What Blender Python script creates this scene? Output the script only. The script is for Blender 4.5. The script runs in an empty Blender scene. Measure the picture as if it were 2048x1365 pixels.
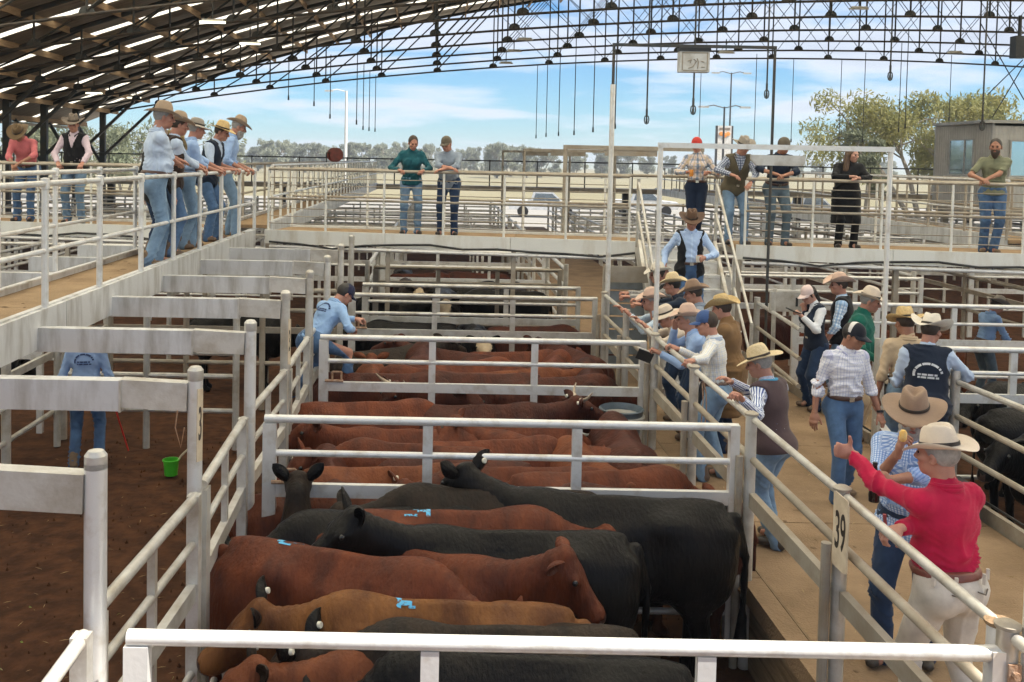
import bpy, math, random
import numpy as np
from mathutils import Vector, Matrix, Euler
random.seed(7); RNG = np.random.default_rng(7)
SC = bpy.context.scene
COL = SC.collection
R = math.radians
PI = math.pi

# ------------------------------------------------------------------ camera
CAM_H = 3.8
F_PX, CX, CY, PITCH, ROLL = 1945.0, 883.0, 403.0, R(2.5), R(1.1)
_F = np.array([0, math.cos(PITCH), -math.sin(PITCH)]); _U0 = np.array([0, math.sin(PITCH), math.cos(PITCH)]); _R0 = np.array([1.0, 0, 0])
C_UP = math.cos(ROLL) * _U0 - math.sin(ROLL) * _R0
C_RT = math.cos(ROLL) * _R0 + math.sin(ROLL) * _U0
cd = bpy.data.cameras.new('camera'); cam = bpy.data.objects.new('camera', cd); COL.objects.link(cam)
cd.sensor_width = 36; cd.lens = 36 * F_PX / 2048
cd.shift_x = (1024 - CX) / 2048; cd.shift_y = (CY - 682.5) / 2048
cd.clip_start = 0.05; cd.clip_end = 12000
cam.matrix_world = Matrix(((C_RT[0], C_UP[0], -_F[0], 0), (C_RT[1], C_UP[1], -_F[1], 0), (C_RT[2], C_UP[2], -_F[2], CAM_H), (0, 0, 0, 1)))
SC.camera = cam

def ray(px, py): return _F + (px - CX) / F_PX * C_RT - (py - CY) / F_PX * C_UP
def at(px, py, y):                       # point at distance y seen at photo pixel px, py
    d = ray(px, py); d = d * (y / d[1]); return Vector((d[0], d[1], d[2] + CAM_H))
def on(px, py, z):                       # point on the level z
    d = ray(px, py); d = d * ((z - CAM_H) / d[2]); return Vector((d[0], d[1], z))

# ------------------------------------------------------------------ sky and sun
SUN_EL, SUN_AZ = R(56), R(112)            # azimuth clockwise from +Y
w = bpy.data.worlds.new('World'); SC.world = w; w.use_nodes = True
nt = w.node_tree; nt.nodes.clear()
def N(nt, t, **k):
    n = nt.nodes.new(t)
    for a, b in k.items(): setattr(n, a, b)
    return n
def L(nt, a, b): nt.links.new(a, b)
out = N(nt, 'ShaderNodeOutputWorld'); bg = N(nt, 'ShaderNodeBackground'); bg.inputs[1].default_value = 0.05
sky = N(nt, 'ShaderNodeTexSky', sky_type='NISHITA', sun_disc=False, sun_elevation=SUN_EL, sun_rotation=SUN_AZ, air_density=1.0, dust_density=0.15, ozone_density=3.0)
tc = N(nt, 'ShaderNodeTexCoord'); sep = N(nt, 'ShaderNodeSeparateXYZ'); L(nt, tc.outputs['Generated'], sep.inputs[0])
zz = N(nt, 'ShaderNodeMath', operation='MAXIMUM'); L(nt, sep.outputs[2], zz.inputs[0]); zz.inputs[1].default_value = 0.0
za = N(nt, 'ShaderNodeMath', operation='ADD'); L(nt, zz.outputs[0], za.inputs[0]); za.inputs[1].default_value = 0.11
dv = N(nt, 'ShaderNodeVectorMath', operation='DIVIDE'); cmb = N(nt, 'ShaderNodeCombineXYZ')
for i in range(3): L(nt, za.outputs[0], cmb.inputs[i])
L(nt, tc.outputs['Generated'], dv.inputs[0]); L(nt, cmb.outputs[0], dv.inputs[1])
mp = N(nt, 'ShaderNodeMapping'); mp.inputs['Scale'].default_value = (0.75, 0.85, 0.0); mp.inputs['Location'].default_value = (3.3, 1.2, 0); L(nt, dv.outputs[0], mp.inputs[0])
n1 = N(nt, 'ShaderNodeTexNoise'); n1.inputs['Scale'].default_value = 1.15; n1.inputs['Detail'].default_value = 9; n1.inputs['Roughness'].default_value = .56; n1.inputs['Distortion'].default_value = .25; L(nt, mp.outputs[0], n1.inputs[0])
el = N(nt, 'ShaderNodeMapRange'); L(nt, sep.outputs[2], el.inputs[0]); el.inputs[1].default_value = 0.0; el.inputs[2].default_value = 0.14; el.inputs[3].default_value = -0.06; el.inputs[4].default_value = 0.10
ad = N(nt, 'ShaderNodeMath', operation='ADD'); L(nt, n1.outputs[0], ad.inputs[0]); L(nt, el.outputs[0], ad.inputs[1])
cr = N(nt, 'ShaderNodeValToRGB'); cr.color_ramp.elements[0].position = .47; cr.color_ramp.elements[1].position = .62; L(nt, ad.outputs[0], cr.inputs[0])
cm = N(nt, 'ShaderNodeMath', operation='MULTIPLY'); L(nt, cr.outputs[0], cm.inputs[0]); cm.inputs[1].default_value = .86
tint = N(nt, 'ShaderNodeMix', data_type='RGBA', blend_type='MULTIPLY'); tint.inputs[0].default_value = 1; L(nt, sky.outputs[0], tint.inputs[6]); tint.inputs[7].default_value = (.52, .80, 1.04, 1)
cl = N(nt, 'ShaderNodeValToRGB'); cl.color_ramp.elements[0].position = .55; cl.color_ramp.elements[0].color = (6.6, 7.0, 7.8, 1); cl.color_ramp.elements[1].position = .75; cl.color_ramp.elements[1].color = (5.2, 5.5, 6.3, 1); L(nt, ad.outputs[0], cl.inputs[0])
mx = N(nt, 'ShaderNodeMix', data_type='RGBA'); L(nt, cm.outputs[0], mx.inputs[0]); L(nt, tint.outputs[2], mx.inputs[6]); L(nt, cl.outputs[0], mx.inputs[7])
L(nt, mx.outputs[2], bg.inputs[0]); L(nt, bg.outputs[0], out.inputs[0])
sl = bpy.data.lights.new('sun', 'SUN'); sl.energy = 3.4; sl.angle = R(.6); sl.color = (1, .95, .87)
so = bpy.data.objects.new('sun', sl); COL.objects.link(so)
sd = Vector((math.sin(SUN_AZ) * math.cos(SUN_EL), math.cos(SUN_AZ) * math.cos(SUN_EL), math.sin(SUN_EL)))
so.rotation_euler = sd.to_track_quat('Z', 'Y').to_euler(); so.location = (40, 10, 60)
SC.view_settings.view_transform = 'Standard'; SC.view_settings.look = 'None'; SC.view_settings.gamma = 1; SC.view_settings.use_curve_mapping = False
SC.view_settings.exposure = 1.6

# ------------------------------------------------------------------ materials
MATS = {}
def pm(name, col, col2=None, scale=6.0, rough=.6, metal=0.0, bump=0.0, bscale=60.0, sheen=0.0, lo=.38, hi=.66, detail=6, stretch=(1, 1, 1), spec=.5, bstretch=(1, 1, 1), trans=0, rand=0.0):
    """base colour broken by a second colour through noise, plus fine relief"""
    if name in MATS: return MATS[name]
    m = bpy.data.materials.new(name); m.use_nodes = True; t = m.node_tree; b = t.nodes['Principled BSDF']
    b.inputs['Roughness'].default_value = rough; b.inputs['Metallic'].default_value = metal; b.inputs['Specular IOR Level'].default_value = spec
    if sheen: b.inputs['Sheen Weight'].default_value = sheen; b.inputs['Sheen Roughness'].default_value = .45
    co = N(t, 'ShaderNodeTexCoord')
    src = co.outputs['Object']
    if rand:
        oi = N(t, 'ShaderNodeObjectInfo'); av = N(t, 'ShaderNodeVectorMath', operation='MULTIPLY_ADD'); cb = N(t, 'ShaderNodeCombineXYZ')
        for i in range(3): L(t, oi.outputs['Random'], cb.inputs[i])
        L(t, cb.outputs[0], av.inputs[0]); av.inputs[1].default_value = (37, 11, 23); L(t, src, av.inputs[2]); src = av.outputs[0]
    col2 = col2 or tuple(c * .72 for c in col)
    mp = N(t, 'ShaderNodeMapping'); mp.inputs['Scale'].default_value = stretch; L(t, src, mp.inputs[0])
    n = N(t, 'ShaderNodeTexNoise'); n.inputs['Scale'].default_value = scale; n.inputs['Detail'].default_value = detail; n.inputs['Roughness'].default_value = .62; L(t, mp.outputs[0], n.inputs[0])
    r = N(t, 'ShaderNodeValToRGB'); r.color_ramp.elements[0].position = lo; r.color_ramp.elements[1].position = hi
    r.color_ramp.elements[0].color = (*col, 1); r.color_ramp.elements[1].color = (*col2, 1); L(t, n.outputs[0], r.inputs[0])
    last = r.outputs[0]
    if rand:
        hv = N(t, 'ShaderNodeHueSaturation'); mr = N(t, 'ShaderNodeMapRange'); L(t, oi.outputs['Random'], mr.inputs[0]); mr.inputs[3].default_value = 1 - rand; mr.inputs[4].default_value = 1 + rand
        L(t, mr.outputs[0], hv.inputs['Value']); L(t, last, hv.inputs['Color']); last = hv.outputs[0]
    L(t, last, b.inputs['Base Color'])
    if bump:
        mb = N(t, 'ShaderNodeMapping'); mb.inputs['Scale'].default_value = bstretch; L(t, src, mb.inputs[0])
        n2 = N(t, 'ShaderNodeTexNoise'); n2.inputs['Scale'].default_value = bscale; n2.inputs['Detail'].default_value = 4; L(t, mb.outputs[0], n2.inputs[0])
        bp = N(t, 'ShaderNodeBump'); bp.inputs['Strength'].default_value = bump; bp.inputs['Distance'].default_value = .02; L(t, n2.outputs[0], bp.inputs['Height']); L(t, bp.outputs[0], b.inputs['Normal'])
    MATS[name] = m; return m

def cloth_pattern(name, base, line, kind='check', pitch=.03, wid=.25, line2=None, rough=.85):
    """woven checks or stripes on a shirt, in the garment's own coordinates"""
    if name in MATS: return MATS[name]
    m = bpy.data.materials.new(name); m.use_nodes = True; t = m.node_tree; b = t.nodes['Principled BSDF']
    b.inputs['Roughness'].default_value = rough; b.inputs['Sheen Weight'].default_value = .15
    co = N(t, 'ShaderNodeTexCoord'); sp = N(t, 'ShaderNodeSeparateXYZ')
    uv = N(t, 'ShaderNodeAttribute', attribute_name='weave'); L(t, uv.outputs['Vector'], sp.inputs[0])
    def band(sock, p, wd, off=0):
        a = N(t, 'ShaderNodeMath', operation='MULTIPLY_ADD'); L(t, sock, a.inputs[0]); a.inputs[1].default_value = 1 / p; a.inputs[2].default_value = 100 + off
        f = N(t, 'ShaderNodeMath', operation='FRACT'); L(t, a.outputs[0], f.inputs[0])
        l = N(t, 'ShaderNodeMath', operation='LESS_THAN'); L(t, f.outputs[0], l.inputs[0]); l.inputs[1].default_value = wd; return l.outputs[0]
    def mixc(fac, a, bcol, k=1.0):
        x = N(t, 'ShaderNodeMix', data_type='RGBA'); mu = N(t, 'ShaderNodeMath', operation='MULTIPLY'); L(t, fac, mu.inputs[0]); mu.inputs[1].default_value = k
        L(t, mu.outputs[0], x.inputs[0])
        if isinstance(a, tuple): x.inputs[6].default_value = (*a, 1)
        else: L(t, a, x.inputs[6])
        x.inputs[7].default_value = (*bcol, 1); return x.outputs[2]
    c = mixc(band(sp.outputs[0], pitch, wid), base, line, .8 if kind != 'stripe' else 1)
    if kind != 'stripe': c = mixc(band(sp.outputs[1], pitch, wid), c, line, .65)
    if line2:
        c = mixc(band(sp.outputs[0], pitch, wid * .8, .5), c, line2, .8)
        if kind != 'stripe': c = mixc(band(sp.outputs[1], pitch, wid * .7, .5), c, line2, .5)
    n = N(t, 'ShaderNodeTexNoise'); n.inputs['Scale'].default_value = 5; n.inputs['Detail'].default_value = 4; L(t, co.outputs['Object'], n.inputs[0])
    L(t, c, b.inputs['Base Color'])
    bp = N(t, 'ShaderNodeBump'); bp.inputs['Strength'].default_value = .35; bp.inputs['Distance'].default_value = .03; L(t, n.outputs[0], bp.inputs['Height']); L(t, bp.outputs[0], b.inputs['Normal'])
    MATS[name] = m; return m

def glow(name, col, s):
    if name in MATS: return MATS[name]
    m = bpy.data.materials.new(name); m.use_nodes = True; b = m.node_tree.nodes['Principled BSDF']
    b.inputs['Base Color'].default_value = (*col, 1); b.inputs['Emission Color'].default_value = (*col, 1); b.inputs['Emission Strength'].default_value = s
    MATS[name] = m; return m

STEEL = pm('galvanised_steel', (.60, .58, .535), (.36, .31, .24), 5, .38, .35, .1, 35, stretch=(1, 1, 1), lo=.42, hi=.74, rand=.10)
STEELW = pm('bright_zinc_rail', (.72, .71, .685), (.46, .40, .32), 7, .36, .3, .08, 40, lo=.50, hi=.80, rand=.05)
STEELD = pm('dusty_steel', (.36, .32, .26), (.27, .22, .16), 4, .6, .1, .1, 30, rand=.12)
BEAMM = pm('zinc_box_beam', (.66, .66, .655), (.40, .38, .345), 6, .4, .25, .12, 20, stretch=(1.3, 1, .22), lo=.45, hi=.7, rand=.06)
FASC = pm('pale_fascia', (.74, .73, .68), (.52, .46, .36), 3, .5, .1, .1, 20, stretch=(1, 1, .3), lo=.5, hi=.8)
RUSTY = pm('rusty_latch', (.32, .17, .09), (.45, .33, .24), 20, .7, .2, .3, 80)
DIRT = pm('trodden_dirt', (.098, .042, .019), (.045, .019, .009), 4.5, .95, 0, 1.0, 9, lo=.35, hi=.62, detail=10, spec=.15)
CONC = pm('dusty_concrete', (.32, .218, .132), (.18, .118, .067), 1.9, .85, 0, .5, 55, lo=.36, hi=.74, detail=12, spec=.2)
DECKM = pm('dusty_deck', (.34, .235, .135), (.24, .16, .09), 2.2, .85, 0, .3, 40, detail=9, spec=.2)
TIMBER = pm('old_timber', (.32, .225, .135), (.17, .115, .065), 3, .85, 0, .5, 14, stretch=(.6, .6, 9), bstretch=(1, 1, 8), detail=8, spec=.2, rand=.12)
TIMBERL = pm('pale_purlin_timber', (.52, .35, .20), (.34, .21, .11), 4, .8, 0, .3, 20, stretch=(4, .4, 4), rand=.15)
DARKST = pm('dark_truss_steel', (.045, .055, .06), (.075, .06, .045), 4, .55, .3, .1, 20)
RUSTST = pm('brown_chord_steel', (.10, .075, .055), (.05, .05, .05), 4, .6, .3)
SHEET = pm('roof_sheet_underside', (.50, .42, .32), (.26, .21, .16), 2, .6, .2, .5, 10, stretch=(.3, 6, 1), bstretch=(.1, 4, .1))
BLACKM = pm('black_plastic', (.012, .012, .013), (.02, .02, .02), 8, .45, 0, .1)
WHITEM = pm('white_enamel', (.72, .70, .64), (.55, .50, .42), 6, .5, 0, .05)
PLATE = pm('cream_number_plate', (.68, .58, .43), (.5, .4, .28), 7, .55)
DARKW = pm('charcoal_digit', (.022, .015, .01), (.03, .02, .015), 8, .6)

# ------------------------------------------------------------------ object helpers
def link(o, parent=None):
    COL.objects.link(o)
    if parent is not None: o.parent = parent
    return o
def props(o, label=None, cat=None, group=None, kind=None):
    for k, v in (('label', label), ('category', cat), ('group', group), ('kind', kind)):
        if v: o[k] = v
    return o
def thing(name, label, cat, loc=(0, 0, 0), rz=0, group=None):
    o = bpy.data.objects.new(name, None); o.empty_display_size = .1; link(o); o.location = loc; o.rotation_euler = (0, 0, rz)
    return props(o, label, cat, group)

class MB:
    """collects boxes, tubes and sheets and links them as one mesh object"""
    def __init__(s): s.v = []; s.f = []; s.n = 0
    def add(s, v, f):
        s.v.append(np.asarray(v, float)); s.f += [tuple(i + s.n for i in q) for q in f]; s.n += len(v); return s
    def box(s, c, d, rot=None):
        x, y, z = d[0] / 2, d[1] / 2, d[2] / 2
        v = np.array([(-x, -y, -z), (x, -y, -z), (x, y, -z), (-x, y, -z), (-x, -y, z), (x, -y, z), (x, y, z), (-x, y, z)])
        if rot is not None: v = v @ np.array(rot).T
        return s.add(v + np.array(c), [(0, 3, 2, 1), (4, 5, 6, 7), (0, 1, 5, 4), (1, 2, 6, 5), (2, 3, 7, 6), (3, 0, 4, 7)])
    def bar(s, p0, p1, wd, ht, up=(0, 0, 1)):
        p0 = np.array(p0, float); p1 = np.array(p1, float); d = p1 - p0; l = np.linalg.norm(d); d /= l
        a = np.cross(d, up); na = np.linalg.norm(a); a = a / na if na > 1e-6 else np.array([1., 0, 0]); b = np.cross(a, d)
        return s.box((p0 + p1) / 2, (l, wd, ht), np.stack([d, a, b], 1))
    def path(s, pts, rad, n=8, cap=True, flat=None):
        pts = [np.array(p, float) for p in pts]; k = len(pts)
        if not hasattr(rad, '__len__'): rad = [rad] * k
        ang = np.arange(n) * 2 * PI / n; V = []; prev = None
        for i in range(k):
            d = pts[min(i + 1, k - 1)] - pts[max(i - 1, 0)]; d /= max(np.linalg.norm(d), 1e-9)
            if prev is None:
                h = np.array([0, 0, 1.]) if abs(d[2]) < .9 else np.array([1., 0, 0]); a = np.cross(d, h)
            else: a = prev - d * np.dot(prev, d)
            a /= np.linalg.norm(a); prev = a; b = np.cross(d, a)
            V.append(pts[i] + rad[i] * (np.cos(ang)[:, None] * a + np.sin(ang)[:, None] * b))
        F = [(i * n + j, i * n + (j + 1) % n, (i + 1) * n + (j + 1) % n, (i + 1) * n + j) for i in range(k - 1) for j in range(n)]
        if cap: F += [tuple(range(n - 1, -1, -1)), tuple(range((k - 1) * n, k * n))]
        return s.add(np.concatenate(V), F)
    def tube(s, p0, p1, r, n=10): return s.path([p0, p1], r, n)
    def lathe(s, prof, c=(0, 0, 0), n=20, mat=None):
        ang = np.arange(n) * 2 * PI / n; V = []
        for r, z in prof: V.append(np.stack([r * np.cos(ang), r * np.sin(ang), np.full(n, z)], 1))
        V = np.concatenate(V); k = len(prof)
        if mat is not None: V = V @ np.array(mat).T
        F = [(i * n + j, i * n + (j + 1) % n, (i + 1) * n + (j + 1) % n, (i + 1) * n + j) for i in range(k - 1) for j in range(n)]
        F += [tuple(range(n - 1, -1, -1)), tuple(range((k - 1) * n, k * n))]
        return s.add(V + np.array(c), F)
    def prism(s, poly, p, ax, ay, az, t):
        poly = np.array(poly, float); k = len(poly); p = np.array(p, float); ax, ay, az = (np.array(q, float) for q in (ax, ay, az))
        a = p + poly[:, :1] * ax + poly[:, 1:] * ay
        return s.add(np.concatenate([a, a + az * t]), [tuple(range(k - 1, -1, -1)), tuple(range(k, 2 * k))] + [(i, (i + 1) % k, k + (i + 1) % k, k + i) for i in range(k)])
    def mesh(s, name, m, smooth=35):
        me = bpy.data.meshes.new(name); V = np.concatenate(s.v) if s.v else np.zeros((0, 3)); me.from_pydata(V.tolist(), [], s.f); me.materials.append(m)
        if smooth:
            me.polygons.foreach_set('use_smooth', [True] * len(me.polygons)); me.set_sharp_from_angle(angle=R(smooth))
        me.update(); return me
    def build(s, name, m, parent=None, origin=None, smooth=35):
        if origin is not None: s.v = [v - np.array(origin) for v in s.v]
        me = s.mesh(name, m, smooth)
        o = link(bpy.data.objects.new(name, me), parent)
        if origin is not None and parent is None: o.location = origin
        return o

CACHE = {}
def aligned(p0, p1, up=(0, 0, 1)):
    d = (Vector(p1) - Vector(p0)).normalized(); a = d.cross(Vector(up))
    a = a.normalized() if a.length > 1e-5 else Vector((1, 0, 0)) if abs(d.x) < .9 else Vector((0, 1, 0))
    b = a.cross(d); return Matrix((d, a, b)).transposed()
def place(name, me, p0, p1, parent):
    o = bpy.data.objects.new(name, me); link(o, parent)
    rel = Vector(p0) - (Vector(parent.location) if parent is not None else Vector((0, 0, 0)))
    o.matrix_local = Matrix.Translation(rel) @ aligned(p0, p1).to_4x4(); return o
def rail(name, p0, p1, r, m, parent, n=10):
    l = round((Vector(p1) - Vector(p0)).length, 2); k = ('t', l, r, n, m.name)
    if k not in CACHE: CACHE[k] = MB().tube((0, 0, 0), (l, 0, 0), r, n).mesh('rail', m)
    return place(name, CACHE[k], p0, p1, parent)
def boxbar(name, p0, p1, wd, ht, m, parent):
    l = round((Vector(p1) - Vector(p0)).length, 2); k = ('b', l, wd, ht, m.name)
    if k not in CACHE: CACHE[k] = MB().box((l / 2, 0, 0), (l, wd, ht)).mesh('bar', m, 0)
    return place(name, CACHE[k], p0, p1, parent)
def dup(o, dloc=None, loc=None, label=None, parent=None):
    c = o.copy(); COL.objects.link(c)
    if parent is not None: c.parent = parent
    if loc is not None: c.location = loc
    elif dloc is not None: c.location = o.location + Vector(dloc)
    if label: c['label'] = label
    for ch in o.children: dup(ch, parent=c)
    return c
def text_mesh(s, size, m, name='lettering', parent=None, mw=None, depth=.002, squeeze=1.0):
    cu = bpy.data.curves.new('lettering', 'FONT'); cu.body = s; cu.size = size; cu.extrude = depth; cu.align_x = 'CENTER'; cu.align_y = 'CENTER'; cu.offset = size * .012
    o = bpy.data.objects.new('t', cu); COL.objects.link(o); dg = bpy.context.evaluated_depsgraph_get(); me = bpy.data.meshes.new_from_object(o.evaluated_get(dg)); bpy.data.objects.remove(o)
    me.transform(Matrix.Diagonal((squeeze, 1, 1, 1))); me.materials.clear(); me.materials.append(m)
    q = link(bpy.data.objects.new(name, me), parent); q.matrix_local = mw; return q
# ================================================================== SETTING
def structure(name, mb, m, smooth=0):
    return props(mb.build(name, m, smooth=smooth), kind='structure')
GRASSF = pm('dry_paddock_grass', (.245, .215, .135), (.20, .18, .105), .05, .95, 0, .3, 2, lo=.35, hi=.7, detail=10, spec=.1)
GRAV = pm('pale_gravel_yard', (.31, .295, .265), (.25, .235, .205), .35, .9, 0, .3, 6, detail=10, spec=.1)
structure('paddock', MB().add([(-1400, -60, -.06), (1400, -60, -.06), (1400, 1500, -.06), (-1400, 1500, -.06)], [(0, 1, 2, 3)]), GRASSF)
structure('gravel_yard', MB().add([(-60, 49, -.03), (75, 49, -.03), (75, 92, -.03), (-60, 92, -.03)], [(0, 1, 2, 3)]), GRAV)
# pen floor: a gently uneven sheet
def uneven_floor():
    xs = np.linspace(-34, 50, 240); ys = np.linspace(-8, 49.5, 180); X, Y = np.meshgrid(xs, ys)
    Z = .012 * np.sin(X * 3.1 + np.sin(Y * 2.3)) + .012 * np.sin(Y * 4.3 + 1.7 * np.sin(X * 1.9)) - .02
    V = np.stack([X.ravel(), Y.ravel(), Z.ravel()], 1); n = 240
    Fq = [(j * n + i, j * n + i + 1, (j + 1) * n + i + 1, (j + 1) * n + i) for j in range(179) for i in range(239)]
    return MB().add(V, Fq)
structure('pen_floor', uneven_floor(), DIRT, 60)
GR = thing('raised_walkway', 'x', 'walkway'); del GR['label']; del GR['category']; GR['kind'] = 'structure'
for i in range(20):                      # concrete slabs with open joints
    y0 = -1 + i * 2.4
    MB().box((3.69, y0 + 1.194, .30), (2.56, 2.388, .60)).build('slab', CONC, GR, smooth=0)
MB().box((5.36, 12.3, .296), (.76, 3.4, .592)).build('slab', CONC, GR, smooth=0)
# hills far off
def hills(name, y, x0, x1, h, m, seed):
    r = np.random.default_rng(seed); xs = np.linspace(x0, x1, 160); ph = r.random(6) * 6
    z = sum(h / (k + 1.2) * .5 * (1 + np.sin(xs / (x1 - x0) * (5 + 6 * k) + ph[k])) for k in range(6)) * .55
    V = []
    for i, x in enumerate(xs): V += [(x, y, -.5), (x, y + 120, z[i]), (x, y + 400, -.5)]
    Fq = []
    for i in range(159): a = i * 3; Fq += [(a, a + 3, a + 4, a + 1), (a + 1, a + 4, a + 5, a + 2)]
    props(MB().add(V, Fq).build(name, m, smooth=60), kind='structure')
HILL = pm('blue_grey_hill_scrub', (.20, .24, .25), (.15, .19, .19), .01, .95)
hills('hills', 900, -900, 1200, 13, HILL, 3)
WOODF = pm('distant_wood', (.22, .245, .20), (.17, .195, .155), .05, .95)
hills('distant_woodland', 480, -480, 700, 4.5, WOODF, 8)

# ================================================================== FENCES AND GATES
def fence(label, p0, p1, ny, zb, tops, r=.033, postr=.045, ptop=1.92, group=None, cat='fence', m=STEEL, low=None, kind='pen_fence', boxlow=True, endpost=True):
    p0 = Vector(p0); p1 = Vector(p1); t = thing(kind, label, cat, (p0.x, p0.y, zb), 0, group); d = (p1 - p0) / max(ny, 1)
    for i in range(ny + (1 if endpost else 0)):
        q = p0 + d * i; rail('post', (q.x, q.y, zb), (q.x, q.y, ptop), postr, m, t, 10)
    for k, z in enumerate(tops):
        a = Vector((p0.x, p0.y, z)); b = Vector((p1.x, p1.y, z))
        if boxlow and k == 2: boxbar('rail', a, b, .045, .09, m, t)
        else: rail('rail', a, b, r if k else r * 1.1, m, t, 8)
    return t
def gate(label, p0, p1, tops=(1.82, 1.56, 1.28, .8, .4), ups=(.345, .66), m=STEELW, latch=True, group=None, r=.030, up_w=.075, cat='gate', stile=True, boxz=(2,), dz=0):
    p0 = Vector(p0); p1 = Vector(p1); t = thing('pen_gate', label, cat, (p0.x, p0.y, dz), 0, group); d = p1 - p0; L_ = d.length; u = d / L_
    for k, z in enumerate(tops):
        a = Vector((p0.x, p0.y, z + dz)); b = Vector((p1.x, p1.y, z + dz))
        if k in boxz: boxbar('rail', a + u * .05, b - u * .04, .05, .10, m, t)
        else: rail('rail', a if k == 0 else a + u * .05, b, r * (1.08 if k == 0 else .85), m, t, 12)
    for f in ups:
        q = p0 + d * f; ztop = tops[0] - r * .9
        boxbar('upright', (q.x, q.y, .22 + dz), (q.x, q.y, ztop + dz), up_w, .04, m, t) if abs(u.x) > .7 else boxbar('upright', (q.x, q.y, .22 + dz), (q.x, q.y, ztop + dz), .04, up_w, m, t)
    if stile:
        q = p0 + u * .04; boxbar('stile', (q.x, q.y, .2 + dz), (q.x, q.y, tops[0] - r + dz), .1 if abs(u.x) > .7 else .06, .06 if abs(u.x) > .7 else .1, m, t)
        q = p1 - u * .03; boxbar('stile', (q.x, q.y, .2 + dz), (q.x, q.y, tops[0] + .02 + dz), .07, .07, m, t)
    if latch:
        q = p0 + u * .19; z = 1.345 + dz; w_ = .1
        b = MB(); ox, oy, oz = t.location
        pts = [(q.x - w_ / 2, q.y - .03, z), (q.x - w_ / 2, q.y - .03, z + .10), (q.x + w_ / 2, q.y - .03, z + .10), (q.x + w_ / 2, q.y - .03, z)]
        for i in range(3): b.tube(pts[i], pts[i + 1], .011, 8)
        b.tube((q.x - .13, q.y - .03, z), (q.x + .07, q.y - .03, z), .016, 8)
        b.v = [v - np.array((ox, oy, oz)) for v in b.v]; b.build('latch', RUSTY, t)
    return t
GX0, GX1 = -1.30, 2.29
ORD = ['front', 'second', 'third', 'fourth', 'fifth', 'sixth', 'seventh', 'eighth', 'ninth', 'tenth', 'eleventh', 'twelfth', 'thirteenth']
for i in range(4):
    y = 3.9 + 3.35 * i
    m = STEELW if i < 3 else STEEL
    gate(['nearest white railed cattle gate across the bottom of the picture', 'second white railed gate behind the black and tan cattle', 'third white railed gate across the red cattle, man in blue climbing beside it', 'fourth railed gate with pale faced cattle behind it'][i],
         (GX0 + (.05 if i == 0 else 0), y, 0), (GX1 - .02 + (.07 if i == 0 else 0), y, 0), m=m, latch=i > 0)
# paired gates just in front of and beyond the cross catwalk
gate('dull steel gate just in front of the cross catwalk, pale faced beast behind', (GX0 + .1, 15.1, 0), (GX1 - .1, 15.1, 0), m=STEEL, latch=False)
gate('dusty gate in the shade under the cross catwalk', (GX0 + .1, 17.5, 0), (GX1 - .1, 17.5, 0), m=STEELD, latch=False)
# hinge and tall post at the right end of the front gate
t = thing('tall_gate_post', 'tall white steel gate post with bolted hinge at the right edge', 'gate post', (2.43, 3.86, 0))
rail('post', (2.43, 3.86, 0), (2.43, 3.86, 3.38), .040, STEELW, t, 16)
b = MB(); b.box((-.075, -.01, 1.72), (.05, .012, .16)); [b.path([(-.075, -.017, z), (-.075, -.035, z)], .016, 8) for z in (1.68, 1.76)]; b.build('hinge', RUSTY, t)
t = thing('gate_wing_plate', 'small dusty capped post between front gate and tall post', 'gate post', (2.37, 3.99, 0))
rail('post', (2.37, 3.99, 0), (2.37, 3.99, 1.9), .05, STEELW, t, 14); MB().lathe([(.06, 1.9), (.062, 1.915), (.02, 1.925)], n=14).build('cap', CONC, t)

# ---- right hand fence of the cattle pens, between pens and raised walkway
yr = [0.6, 2.25, 3.9, 5.55, 7.2, 8.85, 10.5, 12.15, 13.8]
nm = {3: 'walkway fence post carrying the cream plate 39', 4: 'capped walkway fence post beside the man in the brown vest', 5: 'walkway fence post beside the white plaid shirt'}
for i in range(len(yr) - 1):
    y0, y1 = yr[i], yr[i + 1]
    lab = 'walkway railing beside the pens, ' + ['nearest, at the picture bottom', 'at the bottom right corner', 'between front gate and 39 post, crimson shirted man leaning', 'between 39 post and brown vested man', 'in front of the cream plaid shirt', 'under the leaning blue shirt and black folder', 'where the row of hatted men lean', 'at the far end near the stair'][i]
    t = thing('railing', lab, 'fence', (2.36, y0, .6))
    for k, z in enumerate((1.90, 1.60, 1.30)):
        a = (2.36, y0 + .03, z); b_ = (2.36, y1 - .05, z)
        if k == 2: boxbar('rail', a, b_, .05, .11, STEELD, t)
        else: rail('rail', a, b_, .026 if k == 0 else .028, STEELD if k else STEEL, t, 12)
for i, y in enumerate(yr):
    if i < 2: continue
    t = thing('walkway_stanchion', nm.get(i, ['', '', 'walkway fence post beside the front gate hinge', '', '', '', 'walkway fence post at the third gate', 'walkway fence post among the leaning men', 'walkway fence post nearest the stair'][i]), 'post', (2.35, y, 0))
    rail('post', (2.35, y, 0), (2.35, y, 1.93), .042, STEEL, t, 16)
    rail('post', (2.27, y, 0), (2.27, y, 1.62), .03, STEELD, t, 10)
    MB().lathe([(.05, 1.93), (.053, 1.945), (.03, 1.958)], n=16).build('cap', STEELD, t)
    MB().box((.01, 0, .615), (.16, .20, .02)).build('base_plate', CONC, t)
t = thing('retaining_wall', 'weathered timber board wall below the raised walkway', 'wall', (2.39, 2, 0))
for i in range(26):
    MB().box((0, -3 + i * 1.65 + .8, .285), (.035, 1.64, .56)).build('board', TIMBER, t, smooth=0)
t = thing('walkway_edge_beam', 'dusty timber edge beam along the left side of the walkway', 'edge beam', (2.40, 0, .6))
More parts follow.
